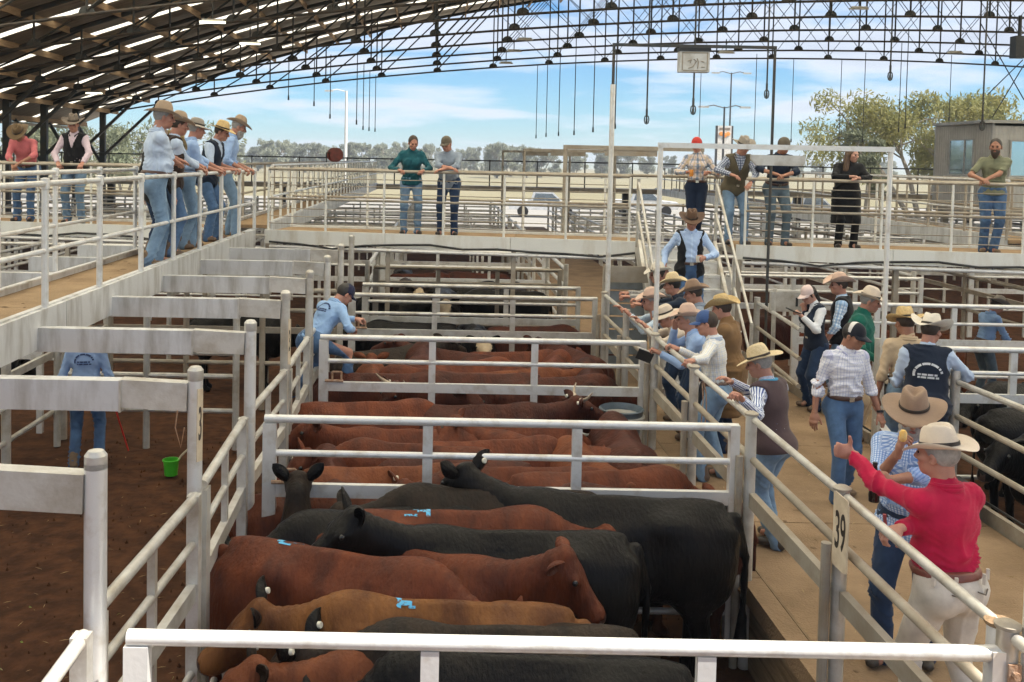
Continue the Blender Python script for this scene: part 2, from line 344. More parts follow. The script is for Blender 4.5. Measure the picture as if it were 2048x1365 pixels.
[MB().box((-.005, -1 + i * 1.65 + .8, .01), (.15, 1.64, .14)).build('edge_timber', CONC, t, smooth=0) for i in range(25)]; MB().bar((.085, -1, .03), (.085, 41, .03), .02, .10).build('steel_channel', TIMBER, t)
# pen number plate 39
t = thing('pen_number_plate', 'cream enamel plate reading 39 on the walkway fence post', 'sign', (2.41, 5.46, 1.66))
pl = MB().prism([(-.085, -.2), (-.06, -.21), (.05, -.215), (.088, -.20), (.085, -.05), (.09, .08), (.086, .17), (.07, .205), (-.07, .215), (-.088, .2), (-.082, .02)], (-.125, -.055, .075), (.08, -1, 0), (0, 0, 1), (1, .08, 0), .006).build('plate', PLATE, t, smooth=0)
text_mesh('39', .30, DARKW, 'numeral', t, Matrix.Translation((-.1255, -.055, .07)) @ Matrix(((.08, 0, -1, 0), (-1, 0, -.08, 0), (0, 1, 0, 0), (0, 0, 0, 1))) @ Matrix.Diagonal((.42, 1.0, 1, 1)), .001)
# twine loop on a post
t = thing('twine_loop', 'loop of brown baling twine hanging on the walkway fence post', 'twine', (2.36, 8.84, 1.6))
MB().path([(.05, -.05, .2), (.06, -.06, .05), (.05, -.06, -.15), (.08, -.05, -.2), (.10, -.04, -.1), (.09, -.04, .1), (.06, -.05, .22)], .006, 6).build('twine', RUSTY, t)

# ---- right side of walkway: fence, second block of pens
yy = [2.4, 4.1, 5.8, 7.6, 9.3, 10.95, 12.6, 14.2]
for i in range(len(yy) - 1):
    if i == 5: continue
    xa_, xb_, ya_ = (4.99, 4.99, yy[i]) if i < 6 else (4.45, 4.66, 11.9)
    lab = 'railing on the far side of the walkway, ' + ['nearest the camera', 'second from the camera', 'behind the man in crimson', 'behind the brown hat and sunglasses', 'where the navy vested man leans', 'behind the green jacket', 'behind the pink capped woman'][i]
    t = thing('railing', lab, 'fence', (xa_, ya_, .6))
    for k, z in enumerate((1.78, 1.42, 1.08)):
        a = (xa_, ya_, z); b_ = (xb_, yy[i + 1] - .06, z - (.03 if k == 0 and i == 3 else 0))
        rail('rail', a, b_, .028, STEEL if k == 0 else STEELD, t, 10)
    rail('post', (xb_, yy[i + 1], .55), (xb_, yy[i + 1], 1.86), .045, STEEL, t, 12)
t = thing('kerb_beam', 'pale steel kerb beam along the right edge of the walkway', 'kerb', (5.02, 0, .6))
for i in range(14): MB().box((0, .4 + i * 1.65, .03), (.05, 1.62, .18)).build('kerb_section', STEELD, t, smooth=0)
MB().path([(-.05, 2, .16), (-.05, 8, .20), (-.05, 12, .17)], .012, 6).build('cable', BLACKM, t)
for c, (xa, xb) in enumerate(((5.1, 8.62), (11.3, 14.8))):
    for i, y in enumerate((7.25, 10.6, 13.95, 17.3)):
        if c == 1 and i == 0: continue
        gate(f'white railed gate in the {"right hand pens" if c == 0 else "farther right hand pens"}, {ORD[i] if i else "nearest"} row back', (xa, y, 0), (xb, y, 0), m=STEELW if c == 0 else STEEL, latch=False)
for X, nme in ((8.7, 'dividing the right hand pens from the lane beyond'), (11.2, 'far side of the right hand lane'), (14.9, 'beyond the second right hand pens')):
    fence('dusty pen fence ' + nme, (X, 7.2, 0), (X, 14.0, 0), 4, 0, (1.82, 1.56, 1.28, .9, .5), m=STEEL)
# ---- left hand lane
for i in range(6):
    y0 = 2.35 + i * 1.65
    t = gate('railed side panel between dirt lane and cattle, ' + ['at the bottom left corner', 'beside the tan rump at front left', 'below the hinge side of the second gate', 'beside the second pen', 'near the man in blue climbing', 'beyond the climbing man'][i],
         (-1.43 + (.02, -.03, .03, -.02, .02, 0)[i], y0 + .10, 0), (-1.43 + (0, .04, -.02, .02, 0, 0)[i], y0 + 1.55, 0), ups=(.5,), m=STEEL, latch=False, up_w=.045, r=.027)
for k in range(8):
    y = 4.03 + 1.65 * k
    t = thing('catwalk_support', f'round capped steel post with box beam carrying the left catwalk, {ORD[k] if k else "nearest"} from the camera', 'support frame', (-1.43, y, 0))
    rail('post', (-1.43, y, 0), (-1.43, y, 2.50), .044 if k else .047, STEELW if k < 3 else STEEL, t, 20)
    MB().lathe([(.045, 2.47), (.047, 2.475), (.047, 2.53), (.032, 2.55), (.01, 2.556)], n=20).build('cap', STEEL, t)
    if k < 7:
        boxbar('beam', (-1.47, y, 2.375), (-1.86, y, 2.39), .085, .165, STEEL, t); boxbar('beam', (-1.86, y, 2.377), (-5.2, y, 2.377), .10, .18, BEAMM, t)
        MB().box((-.43, 0, 2.376), (.012, .106, .19)).build('seam_plate', STEEL, t, smooth=0)
    if k in (1, 3):
        q = MB().prism([(-.05, -.2), (.05, -.22), (.055, .2), (-.045, .22)], (.058, -.14, 2.24 if k == 1 else 2.1), (.06, 1, 0), (0, 0, 1), (1, -.06, 0), .006).build('number_plate', PLATE, t, smooth=0)
        text_mesh('3', .3, DARKW, 'numeral', q, Matrix.Translation((.0645, -.14, 2.24 if k == 1 else 2.1)) @ Matrix(((.06, 0, 1, 0), (1, 0, -.06, 0), (0, 1, 0, 0), (0, 0, 0, 1))) @ Matrix.Diagonal((.45, .9, 1, 1)), .001)
    if k == 1: MB().path([(-.09, -.05, 2.30), (-.10, -.06, 2.2), (-.07, -.05, 2.08), (-.05, -.05, 2.2)], .004, 5).build('twine', RUSTY, t)
fence('low steel fence along the left side of the dirt lane', (-4.95, 6.0, 0), (-4.95, 14.4, 0), 5, 0, (1.82, 1.5, 1.2, .85, .45), m=STEEL, ptop=2.3, postr=.055)
fence('steel fence across the end of the dirt lane', (-4.9, 14.4, 0), (-1.5, 14.4, 0), 3, 0, (1.8, 1.5, 1.2, .7), m=STEELD)
fence('steel fence across the dirt lane under the third beam', (-4.9, 12.4, 0), (-2.6, 12.4, 0), 2, 0, (1.25, .95, .5), m=STEEL, boxlow=False)
for c, (xa, xb) in enumerate(((-8.5, -5.05), (-12.1, -8.6))):
    for i, y in enumerate((9.1, 10.6, 12.3, 13.95)):
        if (c == 1 and i == 0): continue
        gate(f'white railed gate of the {"left hand" if c == 0 else "outer left hand"} pens, {ORD[i] if i else "nearest"} row back', (xa, y, 0), (xb, y, 0), m=STEELW, latch=False, tops=(1.82, 1.5, 1.2, .8))
fence('outer steel fence of the left hand pens', (-8.55, 7, 0), (-8.55, 15, 0), 5, 0, (1.82, 1.5, 1.2, .8), m=STEEL, ptop=2.3)

# ================================================================== CATWALKS
DZ = 2.53
def catwalk_long(label, x0, x1, y0, y1):
    t = thing('catwalk', label, 'catwalk', ((x0 + x1) / 2, y0, DZ)); ox, oy, oz = t.location
    n = max(1, round((y1 - y0) / 2.5)); s = (y1 - y0) / n
    for i in range(n):
        yc = i * s + s / 2
        MB().box((0, yc, -.03), (x1 - x0 - .06, s - .006, .06)).build('deck_plate', DECKM, t, smooth=0)
        for sx, xx in ((1, x1), (-1, x0)):
            b = MB().box((xx - ox, yc, -.085), (.05, s - .008, .29)); b.box((xx - ox - sx * .035, yc, .065), (.05, s - .008, .014)); b.build('fascia', BEAMM, t, smooth=0)
    return t
catwalk_long('left hand overhead catwalk the group of men stand on', -3.84, -3.05, 2.5, 15.85)
catwalk_long('left hand catwalk continuing into the distance past the cross catwalk', -3.9, -3.1, 17.75, 46.5)
catwalk_long('right hand catwalk running into the distance', 10.2, 11.1, 17.5, 46.5)
def handrail(label, p0, p1, n, zb, zt, mids, wires=(), r=.026, pr=.030, m=STEELW, mp=STEELW, lastpost=True):
    p0 = Vector(p0); p1 = Vector(p1); t = thing('handrail', label, 'handrail', (p0.x, p0.y, zb)); d = (p1 - p0) / n
    for i in range(n + (1 if lastpost else 0)):
        q = p0 + d * i; rail('post', (q.x, q.y, zb), (q.x, q.y, zt - .02), pr, mp, t, 10)
        if pr > .026:
            k = ('collar', pr)
            if k not in CACHE: CACHE[k] = MB().lathe([(pr * .9, -.045), (pr * 1.28, -.04), (pr * 1.32, .0), (pr * 1.25, .04), (pr * .5, .046)], n=12).mesh('collar', mp)
            o = link(bpy.data.objects.new('collar', CACHE[k]), t); o.location = (q.x - p0.x, q.y - p0.y, zt - zb)
    rail('top_rail', (p0.x, p0.y, zt), (p1.x, p1.y, zt), r, m, t, 12)
    for z in mids: rail('mid_rail', (p0.x, p0.y, z), (p1.x, p1.y, z), r * .85, m, t, 10)
    for z in wires: rail('wire', (p0.x, p0.y, z), (p1.x, p1.y, z), .0085, m, t, 6)
    return t
handrail('near handrail of the left catwalk in front of the group of men', (-3.06, 3.9, 0), (-3.06, 15.9, 0), 10, 2.56, 3.55, (3.03,), r=.024, pr=.028)
handrail('rear handrail of the left catwalk behind the group of men', (-3.9, 4.7, 0), (-3.9, 16.2, 0), 9, 2.56, 3.59, (3.05,), r=.024, pr=.027)
handrail('long handrail with many posts on the left catwalk past the crossing', (-3.12, 17.9, 0), (-3.12, 46, 0), 30, DZ, 3.62, (3.05,), r=.026, pr=.025, mp=FASC)
handrail('outer handrail of the left catwalk past the crossing', (-3.9, 17.9, 0), (-3.9, 46, 0), 24, DZ, 3.62, (3.05,), r=.026, pr=.025, m=STEELD, mp=STEELD)
handrail('near handrail of the right hand distant catwalk', (10.2, 17.5, 0), (10.2, 46, 0), 20, DZ, 3.60, (3.05,), r=.026, pr=.025, m=STEELW, mp=STEELD)
handrail('far handrail of the right hand distant catwalk', (11.1, 17.5, 0), (11.1, 46, 0), 20, DZ, 3.60, (3.05,), r=.024, pr=.022, m=STEELD, mp=STEELD)
# ---- cross catwalk (slightly askew)
CU = Vector((1, -.165, 0)).normalized(); CN = Vector((-CU.y, CU.x, 0)); C0 = Vector((-2.98, 16.15, 0))
def cx(s, off=0, z=0): q = C0 + CU * s + CN * off; return Vector((q.x, q.y, z))
def cross_deck(label, s0, s1):
    t = thing('cross_catwalk', label, 'catwalk', cx(s0, 0, DZ)); o = np.array(t.location); n = max(1, round((s1 - s0) / 2.4)); st = (s1 - s0) / n
    for i in range(n):
        a, b_ = s0 + i * st + .004, s0 + (i + 1) * st - .004
        q = MB().bar(cx(a, .68, DZ - .03), cx(b_, .68, DZ - .03), 1.22, .06); q.v = [v - o for v in q.v]; q.build('deck_plate', DECKM, t, smooth=0)
        for off in (0.02, 1.33):
            q = MB().bar(cx(a, off, DZ - .075), cx(b_, off, DZ - .075), .06, .225); q.v = [v - o for v in q.v]; q.build('fascia', FASC, t, smooth=0)
    q = MB().path([cx(s0 + .1, -.04, DZ - .235), cx(s1 - .1, -.04, DZ - .235)], .032, 10); q.v = [v - o for v in q.v]; q.build('conduit', STEELW, t)
    pts = []
    k = int((s1 - s0) / .55)
    for i in range(k + 1):
        f = i / k; pts.append(cx(s0 + .1 + (s1 - s0 - .2) * f, -.06, DZ - .155 - .035 * math.sin(f * k * .9) - (.05 if i % 4 == 2 else 0)))
    q = MB().path(pts, .018, 8); q.v = [v - o for v in q.v]; q.build('hose', BLACKM, t)
    for i in range(n + 1):
        q = MB().bar(cx(min(s1 - .05, s0 + i * st + .05), .02, 0), cx(min(s1 - .05, s0 + i * st + .05), .02, DZ - .19), .07, .07); q.v = [v - o for v in q.v]; q.build('leg', STEELD, t, smooth=0)
cross_deck('cross catwalk with pale fascia and draped black hose, between left catwalk and stair', 0.05, 6.2)
cross_deck('cross catwalk with pale fascia right of the stair', 7.62, 19)
cross_deck('cross catwalk section left of the left catwalk where two men lean', -14, -.95)
def hr(label, s0, s1, off, n, wires=True, m=STEELD):
    return handrail(label, cx(s0, off), cx(s1, off), n, DZ + .03, 3.58, (3.09,), (2.68, 2.80, 2.93, 3.20, 3.32, 3.44) if wires else (), r=.025, pr=.020, m=m, mp=FASC)
hr('wired handrail of the cross catwalk the couple lean on', 0.1, 6.0, .03, 6)
hr('wired handrail of the cross catwalk right of the stair', 7.75, 18.6, .03, 11)
hr('wired handrail the pink shirted man leans on', -13, -1.1, .03, 12)
hr('back handrail of the cross catwalk behind the couple', 0.1, 7.0, 1.3, 5, False)
hr('back handrail of the cross catwalk on the right', 7.1, 18.6, 1.3, 8, False)
hr('back handrail of the cross catwalk on the far left', -13, -1.1, 1.3, 8, False)
# distant second cross catwalk
t = thing('cross_catwalk', 'second cross catwalk far back with thin railing', 'catwalk', (0, 46.5, DZ))
for i in range(24): MB().box((-26 + i * 2.6, 0, -.1), (2.59, 1.2, .22)).build('deck_plate', STEELD, t, smooth=0)
for i in range(8): MB().box((-24 + i * 8.2, 0, -1.4), (.3, .3, 2.4)).build('leg', DARKST, t, smooth=0)
handrail('thin railing of the second cross catwalk far back', (-27, 46, 0), (36, 46, 0), 28, DZ, 3.75, (), r=.03, pr=.03, m=DARKST, mp=DARKST)
# ---- staircase
t = thing('staircase', 'pale checker plate stair climbing from walkway to cross catwalk', 'stair', (3.62, 13.2, .6))
for i in range(10):
    MB().box((0,   .05 + i * .178, .193 * (i + 1) - .02), (1.1, .19, .04)).build('tread', STEELW, t, smooth=0)
    MB().box((0, -.04 + i * .178, .193 * (i + 1) - .125), (1.1, .02, .16)).build('riser', STEELW, t, smooth=0)
for sx in (-1, 1):
    b = MB().bar((sx * .58, -.08, .06), (sx * .58, 1.75, 1.93), .05, .26); b.build('stringer', STEEL, t, smooth=0)
    hh = MB()
    for dz_ in (1.0, .55): hh.path([(sx * .60, -.15, .05 + dz_), (sx * .60, 1.75, 1.93 + dz_)], .021, 8)
    hh.build('handrail', STEEL, t)
    for y_, zb in ((-.15, 0), (.7, .8), (1.72, 1.9)): rail('post', Vector((3.62 + sx * .60, 13.2 + y_, .6 + zb)), Vector((3.62 + sx * .60, 13.2 + y_, .6 + zb + 1.05)), .026, STEEL, t)
t = thing('slatted_screen', 'grey slatted steel screen left of the stair', 'screen', (2.78, 14.3, .6))
for i in range(7): MB().box((0, -.0 + i * .02, .25 + i * .19), (.62, .03, .165), Euler((-.25, 0, 0)).to_matrix()).build('slat', pm('blue_grey_sheet', (.22, .25, .27), (.16, .17, .17), 5, .5, .3), t, smooth=0)
MB().box((0.02, -.09, 1.56), (.8, .05, .24)).build('top_panel', STEELD, t, smooth=0)
for sx in (-1, 1): rail('post', (2.78 + sx * .36, 14.25, .6), (2.78 + sx * .36, 14.25, 2.3), .03, STEELD, t)
t = thing('junction_panel', 'grey steel panel with a dark slot right of the stair', 'panel', (4.85, 13.3, 1.5))
MB().box((0, 0, .43), (.62, .05, .27)).build('panel', STEEL, t, smooth=0); MB().box((.05, -.03, .43), (.03, .01, .12)).build('slot', BLACKM, t, smooth=0)
rail('post', (4.6, 13.3, .6), (4.6, 13.3, 2.1), .03, STEEL, t); rail('post', (5.12, 13.3, .6), (5.12, 13.3, 2.1), .04, STEEL, t)

# ---- portal frames over the walkway
def portal(label, y, x0, x1, zt, m, sign=None, r=.035, zb=.6, mt=None):
    t = thing('portal_frame', label, 'portal frame', (x0, y, zb))
    rail('leg', (x0, y, zb), (x0, y, zt), r, m, t); rail('leg', (x1, y, zb), (x1, y, zt), r, m, t)
    boxbar('crossbar', (x0 - r, y, zt + r), (x1 + r, y, zt + r), 2 * r, 2 * r, mt or m, t)
    return t
portal('white portal frame over the walkway with hanging grey board', 10.8, 2.42, 4.97, 3.97, STEELW, r=.028)
t = thing('hanging_board', 'grey rounded board under the crossbar of the white portal frame', 'board', (3.72, 10.78, 3.88))
MB().prism([(-.30, .03), (.30, .03), (.30, -.05), (.27, -.085), (-.24, -.085), (-.30, -.02)], (0, 0, 0), (1, 0, 0), (0, 0, 1), (0, .05, 0), 1).build('board', STEEL, t, smooth=0)
portal('tall dark portal frame over the walkway carrying a grey display box', 13.85, 2.40, 4.68, 5.44, DARKST, zb=.6, r=.021)
t = thing('frame_lower_leg', 'white lower leg tube of the tall portal frame', 'post', (2.40, 13.85, .6)); rail('leg', (2.40, 13.85, .6), (2.40, 13.85, 4.9), .036, STEELW, t)
t = thing('display_box', 'grey display box seen from behind under the tall portal bar', 'display', (3.53, 13.85, 5.3))
MB().box((0, 0, -.06), (.42, .16, .30)).build('casing', STEEL, t, smooth=0); MB().box((0, -.005, .105), (.44, .18, .05)).build('hood', BLACKM, t, smooth=0)
b = MB()
for (x, z, w_, h_) in ((0, .06, .36, .016), (0, -.19, .34, .016), (-.175, -.06, .014, .25), (.175, -.06, .014, .25)): b.box((x, -.083, z), (w_, .006, h_))
b.build('rim', STEELD, t, smooth=0)
b = MB()
for q in ([(-.1, 0), (-.05, .02), (-.07, -.03)], [(-.02, .03), (.02, .0), (-.03, -.08), (-.09, -.1)], [(.03, .04), (.05, -.02), (.04, -.1)], [(.09, .0), (.13, -.01)], [(.09, -.08), (.14, -.08)]): b.path([(x, -.086, z - .06) for x, z in q], .007, 5)
b.build('cable_marks', STEELD, t)
for i, (y, zt) in enumerate(((18.6, 4.03), (27.9, 4.06), (37.8, 4.1))):
    portal(f'grey portal frame over the walkway beyond the cross catwalk, {["nearest","middle","farthest"][i]} of three', y, 2.35, 4.95, zt, STEELD, r=.04)
    q = thing('hanging_board', f'long dark board hung from the distant portal frame, {["nearest","middle","farthest"][i]} of three', 'board', (3.6, y, zt - .05)); MB().box((0, 0, 0), (1.0, .05, .12)).build('board', STEELD, q, smooth=0)

# ---- pens beyond the cross catwalk
FX = [-15.6, -12.1, -8.55, -4.95, -1.33, 2.3, 4.98, 8.65, 11.25, 14.9, 17.5, 21.1, 24.7]
side = lambda X: 'left' if X < -4 else 'right' if X > 5 else 'middle'
for i, X in enumerate(FX):
    fence(f'long dusty pen fence running into the distance, {ORD[i] if i else "farthest left"} from the left', (X, 17.7, 0), (X, 45.2, 0), 9, 0, (1.82, 1.5, 1.2, .8), m=STEEL if abs(X) < 9 else STEELD)
cols = [(0, 1), (1, 2), (2, 3), (3, 4), (4, 5), (6, 7), (8, 9), (10, 11), (11, 12)]
for ci, (a, b_) in enumerate(cols):
    for r_ in range(8):
        y = 20.7 + r_ * 3.35
        if ci < 1 and r_ < 2: continue
        gate(f'distant pen gate beyond the cross catwalk, {ORD[r_] if r_ else "nearest"} row, {ORD[ci] if ci else "leftmost"} pen column', (FX[a] + .06, y, 0), (FX[b_] - .06, y, 0), m=STEEL if r_ % 2 else STEELW, latch=False, tops=(1.82, 1.5, 1.2, .8), group='distant pen gates beyond the cross catwalk', up_w=.06)
# water trough tub, buckets
t = thing('water_tub', 'round blue grey water tub on a stand in the corner of the second pen', 'tub', (1.93, 10.1, .0))
MB().lathe([(.10, .72), (.17, .73), (.20, 1.05), (.225, 1.20), (.235, 1.22), (.22, 1.23), (.21, 1.20), (.18, 1.0), (.17, .95), (.02, .95)], n=28).build('tub', pm('blue_grey_plastic', (.09, .12, .15), (.06, .08, .09), 5, .5), t)
MB().lathe([(.225, 1.12), (.243, 1.13), (.243, 1.15), (.225, 1.16)], n=28).build('rim_band', STEEL, t)
b = MB()
for a_ in range(3): b.tube((.15 * math.cos(a_ * 2.1), .15 * math.sin(a_ * 2.1), .72), (.22 * math.cos(a_ * 2.1), .22 * math.sin(a_ * 2.1), 0), .02, 8)
b.build('stand', STEELD, t)
t = thing('lidded_box', 'grey plastic box at the kerb beside the white check shirt', 'box', (4.6, 8.75, .6))
MB().box((0, 0, .15), (.5, .34, .3)).build('box', pm('grey_box_plastic', (.10, .12, .13), None, 5, .5), t, smooth=0); MB().box((0, 0, .32), (.54, .38, .045)).build('lid', BLACKM, t, smooth=0)
p = on(342, 950, 0)
t = thing('green_bucket', 'bright green plastic bucket with a pale stick on the dirt lane', 'bucket', p)
GREEN = pm('bright_green_plastic', (.06, .42, .02), (.05, .36, .02), 4, .35)
MB().lathe([(.02, .005), (.075, 0), (.09, .17), (.102, .172), (.102, .185), (.088, .187), (.07, .03), (.02, .03)], n=24).build('bucket', GREEN, t)
MB().path([(.02, 0, .06), (.11, .02, .22), (.25, .04, .36)], .012, 8).build('stick', pm('pale_stick', (.6, .5, .35)), t)
p = on(257, 905, 0); q = at(225, 800, p.y - .1)
t = thing('red_cane', 'thin red drafting cane held beside the blue jeans in the dirt lane', 'cane', p)
MB().path([(0, 0, .02), tuple(q - p)], .011, 8).build('cane', pm('red_poly', (.55, .03, .02), None, 5, .4), t)
# hose reel on catwalk
t = thing('hose_reel', 'dark red hose reel standing on the left catwalk rail far back', 'hose reel', (-3.2, 29, 3.62))
MB().lathe([(.05, -.14), (.21, -.13), (.21, -.11), (.14, -.1), (.15, 0), (.14, .1), (.21, .11), (.21, .13), (.05, .14)], (0, 0, .24), 20, Euler((PI / 2, 0, .5)).to_matrix()).build('reel', pm('dull_red', (.20, .04, .03), (.10, .03, .02), 9, .6), t)
MB().path([(-.25, 0, 0), (-.25, 0, .3), (-.05, 0, .3)], .02, 6).build('bracket', DARKST, t)
# fallen leaves and pale stones on the dirt
def litter():
    b = MB(); r = np.random.default_rng(4)
    for i in range(26):
        x, y = r.uniform(-4.6, -1.7), r.uniform(3.9, 9); a = r.random() * 6; l = r.uniform(.012, .03)
        b.add([(x - l * math.cos(a), y - l * math.sin(a), .012), (x + .004 * math.sin(a) * 2, y, .024), (x + l * math.cos(a), y + l * math.sin(a), .014), (x, y - .009, .012)], [(0, 1, 2, 3)])
    o = b.build('fallen_leaves', pm('green_leaf_litter', (.22, .32, .04), (.35, .3, .15), 40, .7), smooth=0); props(o, 'scattered green leaf litter on the dirt lane floor', 'leaves', kind='stuff')
litter()
def clods():
    b = MB(); r = np.random.default_rng(14)
    for i in range(1300):
        if i % 2: x, y = r.uniform(-4.8, -1.5), r.uniform(3.4, 13)
        else: x, y = r.uniform(-1.2, 2.25), r.uniform(3.6, 10)
        s = r.uniform(.006, .02) * (1 if r.random() > .06 else 1.7); h = s * r.uniform(.5, .9); a = r.random() * 3
        c, n_ = math.cos(a) * s, math.sin(a) * s
        b.add([(x + c, y + n_, -.02), (x - n_, y + c, -.02), (x - c, y - n_ * .8, -.02), (x + n_, y - c, -.02), (x + c * .2, y + n_ * .3, h)], [(0, 1, 4), (1, 2, 4), (2, 3, 4), (3, 0, 4)])
    props(b.build('dirt_clods', DIRT, smooth=0), 'loose clods of trodden dirt on the pen and lane floors', 'dirt', kind='stuff')
clods()
def spots():
    b = MB(); r = np.random.default_rng(5)
    for i in range(90):
        if i < 55: x, y, z, s = r.uniform(2.6, 4.8), r.uniform(3.2, 13), .603, r.uniform(.012, .05)
        else: x, y, z, s = r.uniform(-3.75, -3.2), r.uniform(6, 15.5), DZ + .003, r.uniform(.015, .05)
        k = 9; a = np.arange(k) * 2 * PI / k; rad = s * r.uniform(.45, 1, k); st = r.uniform(.5, 1.6)
        V = [(x + rad[j] * math.cos(a[j]) * st, y + rad[j] * math.sin(a[j]), z) for j in range(k)] + [(x, y, z + .006)]
        b.add(V, [(j, (j + 1) % k, k) for j in range(k)])
    props(b.build('dung_spots', pm('dried_dung', (.20, .125, .065), (.13, .08, .04), 20, .9), smooth=60), 'dried dung spots trodden onto the walkway and deck', 'dung', kind='stuff')
    b = MB(); r = np.random.default_rng(6)
    for i in range(700):
        x, y, z = (r.uniform(2.55, 4.85), r.uniform(3.2, 13), .605) if i % 3 else (r.uniform(-4.7, -1.6), r.uniform(3.6, 12), .015); a = r.random() * 3.14; l = r.uniform(.012, .05); c, s = math.cos(a) * l, math.sin(a) * l
        b.add([(x - c, y - s, z), (x + s * .06, y - c * .06, z + .003), (x + c, y + s, z + .002), (x - s * .06, y + c * .06, z + .004)], [(0, 1, 2, 3)])
    props(b.build('straw_bits', pm('straw_litter', (.50, .38, .18), (.35, .25, .12), 30, .8), smooth=0), 'loose straw bits on walkway and lane', 'straw', kind='stuff')
spots()
# ================================================================== SHED ROOF
def ztop(X): return 9.0 + CAM_H - .0056 * (X - 19) ** 2
def zbot(X): return 5.15 + CAM_H - .0026 * (X - 19) ** 2
XN = [-16.4 + 2.68 * i for i in range(25)]
TY = [47 - 3.45 * i for i in range(9)]
def build_truss(y):
    t = thing('roof_truss', 'roof truss', 'roof truss', (XN[0], y, zbot(XN[0]))); ox, oz = XN[0], zbot(XN[0]); P = lambda X, Z: (X - ox, 0, Z - oz)
    MB().path([P(X, ztop(X) - .16) for X in XN], .075, 6).build('top_chord', DARKST, t, smooth=0)
    MB().path([P(X, zbot(X)) for X in XN], .042, 6).build('bottom_chord', RUSTST, t, smooth=0)
    for i, X in enumerate(XN):
        if i: MB().path([P(X, zbot(X)), P(X, ztop(X) - .2)], .032, 6).build('strut', DARKST, t, smooth=0)
        g = [(-.19, .0)] + [(-.19 * math.cos(k * PI / 8), .03 + .15 * math.sin(k * PI / 8)) for k in range(9)] + [(.19, 0), (.1, -.04), (-.1, -.04)]
        MB().prism(g, P(X, zbot(X) + .03), (1, 0, 0), (0, 0, 1), (0, 1, 0), .02).build('gusset', DARKST, t, smooth=0)
        if i < len(XN) - 1:
            X2 = XN[i + 1]; b = MB()
            big = i < 7
            b.path([P(X, zbot(X) + .1), P(X2, ztop(X2) - .25)], .032 if big else .014, 5)
            if not big: b.path([P(X, ztop(X) - .25), P(X2, zbot(X2) + .1)], .014, 5)
            b.build('brace', DARKST, t, smooth=0)
    return t
T0 = build_truss(TY[0]); T0['label'] = 'dark steel roof truss, farthest of the row, against the sky'; T0['group'] = 'roof trusses of the saleyard shed'
for i, y in enumerate(TY[1:]): dup(T0, (0, y - TY[0], 0), label=f'dark steel roof truss, {ORD[i + 1]} nearer from the far end of the shed')
# eave columns
def column(y, label):
    t = thing('shed_column', label, 'column', (-16.4, y, 0), 0, 'columns under the shed eave'); zt = zbot(-16.4)
    MB().box((0, 0, zt / 2), (.26, .2, zt)).build('shaft', DARKST, t, smooth=0)
    MB().bar((0, 0, 3.6), (2.6, 0, zbot(-13.8) - .05), .12, .12).build('brace', DARKST, t, smooth=0)
    MB().bar((0, 0, 3.2), (-1.8, 0, zt + .3), .12, .12).build('brace', DARKST, t, smooth=0)
for i, y in enumerate(TY[:6]): column(y, f'dark braced steel column under the left eave, {["farthest", "second farthest", "third from the far end", "fourth from the far end", "fifth from the far end", "nearest"][i]}')
# roof: sheets between purlins, translucent strips, timber purlins
ROOF_Y0, ROOF_Y1 = 1.5, 48.2
t = thing('shed_roof', 'arched corrugated shed roof with translucent strips seen from below', 'roof', (0, ROOF_Y0, CAM_H))
SKYL = bpy.data.materials.new('translucent_sheet'); SKYL.use_nodes = True
_t = SKYL.node_tree; _b = _t.nodes['Principled BSDF']; _t.nodes.remove(_b); _o = _t.nodes['Material Output']
_tr = N(_t, 'ShaderNodeBsdfTranslucent'); _tr.inputs[0].default_value = (.93, .90, .80, 1); L(_t, _tr.outputs[0], _o.inputs[0])
xr = np.concatenate([np.arange(-18.2, 19, 1.4), np.arange(19, 56.3, 2.8)])
def strip(name, ya, yb, m, dz=0):
    V = []; Fq = []
    for x in xr: V += [(x, ya - ROOF_Y0, ztop(x) - CAM_H + dz), (x, yb - ROOF_Y0, ztop(x) - CAM_H + dz)]
    V2 = [(a, b, c + .03) for a, b, c in V]; k = len(V)
    for i in range(len(xr) - 1): q = (2 * i, 2 * i + 1, 2 * i + 3, 2 * i + 2); Fq += [q, tuple(k + j for j in reversed(q))]
    MB().add(V + V2, Fq).build(name, m, t, smooth=60)
bays = sorted([y for y in TY if y > ROOF_Y0] + [ROOF_Y0, ROOF_Y1] + [TY[-1] - 3.45 * k for k in range(1, 6)])
for a, b_ in zip(bays[:-1], bays[1:]):
    if b_ - a < 2: strip('roof_sheet', a, b_, SHEET); continue
    c = (a + b_) / 2 + .3; hw = .20 if a > 20 else 1.62  # unseen near bays: translucent strip widened to brighten the pens below
    strip('roof_sheet', a + .004, c - hw, SHEET); strip('skylight', c - hw + .002, c + hw - .002, SKYL, -.012); strip('roof_sheet', c + hw, b_ - .004, SHEET)
for i, x in enumerate(np.arange(-17.6, 22, 1.55)):
    MB().box((x, (ROOF_Y1 - ROOF_Y0) / 2, ztop(x) - CAM_H - .14), (.06, ROOF_Y1 - ROOF_Y0 - .1, .2)).build('purlin', TIMBERL, t, smooth=0)
# far left low annex roof
q = thing('annex_roof', 'low flat annex roof past the left eave', 'roof', (-22, 36, 5.2)); MB().box((0, 0, 0), (9, 22, .12), Euler((0, .06, 0)).to_matrix()).build('roof_sheet', SHEET, q, smooth=0); MB().box((1.5, -8, -.5), (6, .2, .5)).build('beam', DARKST, q, smooth=0)
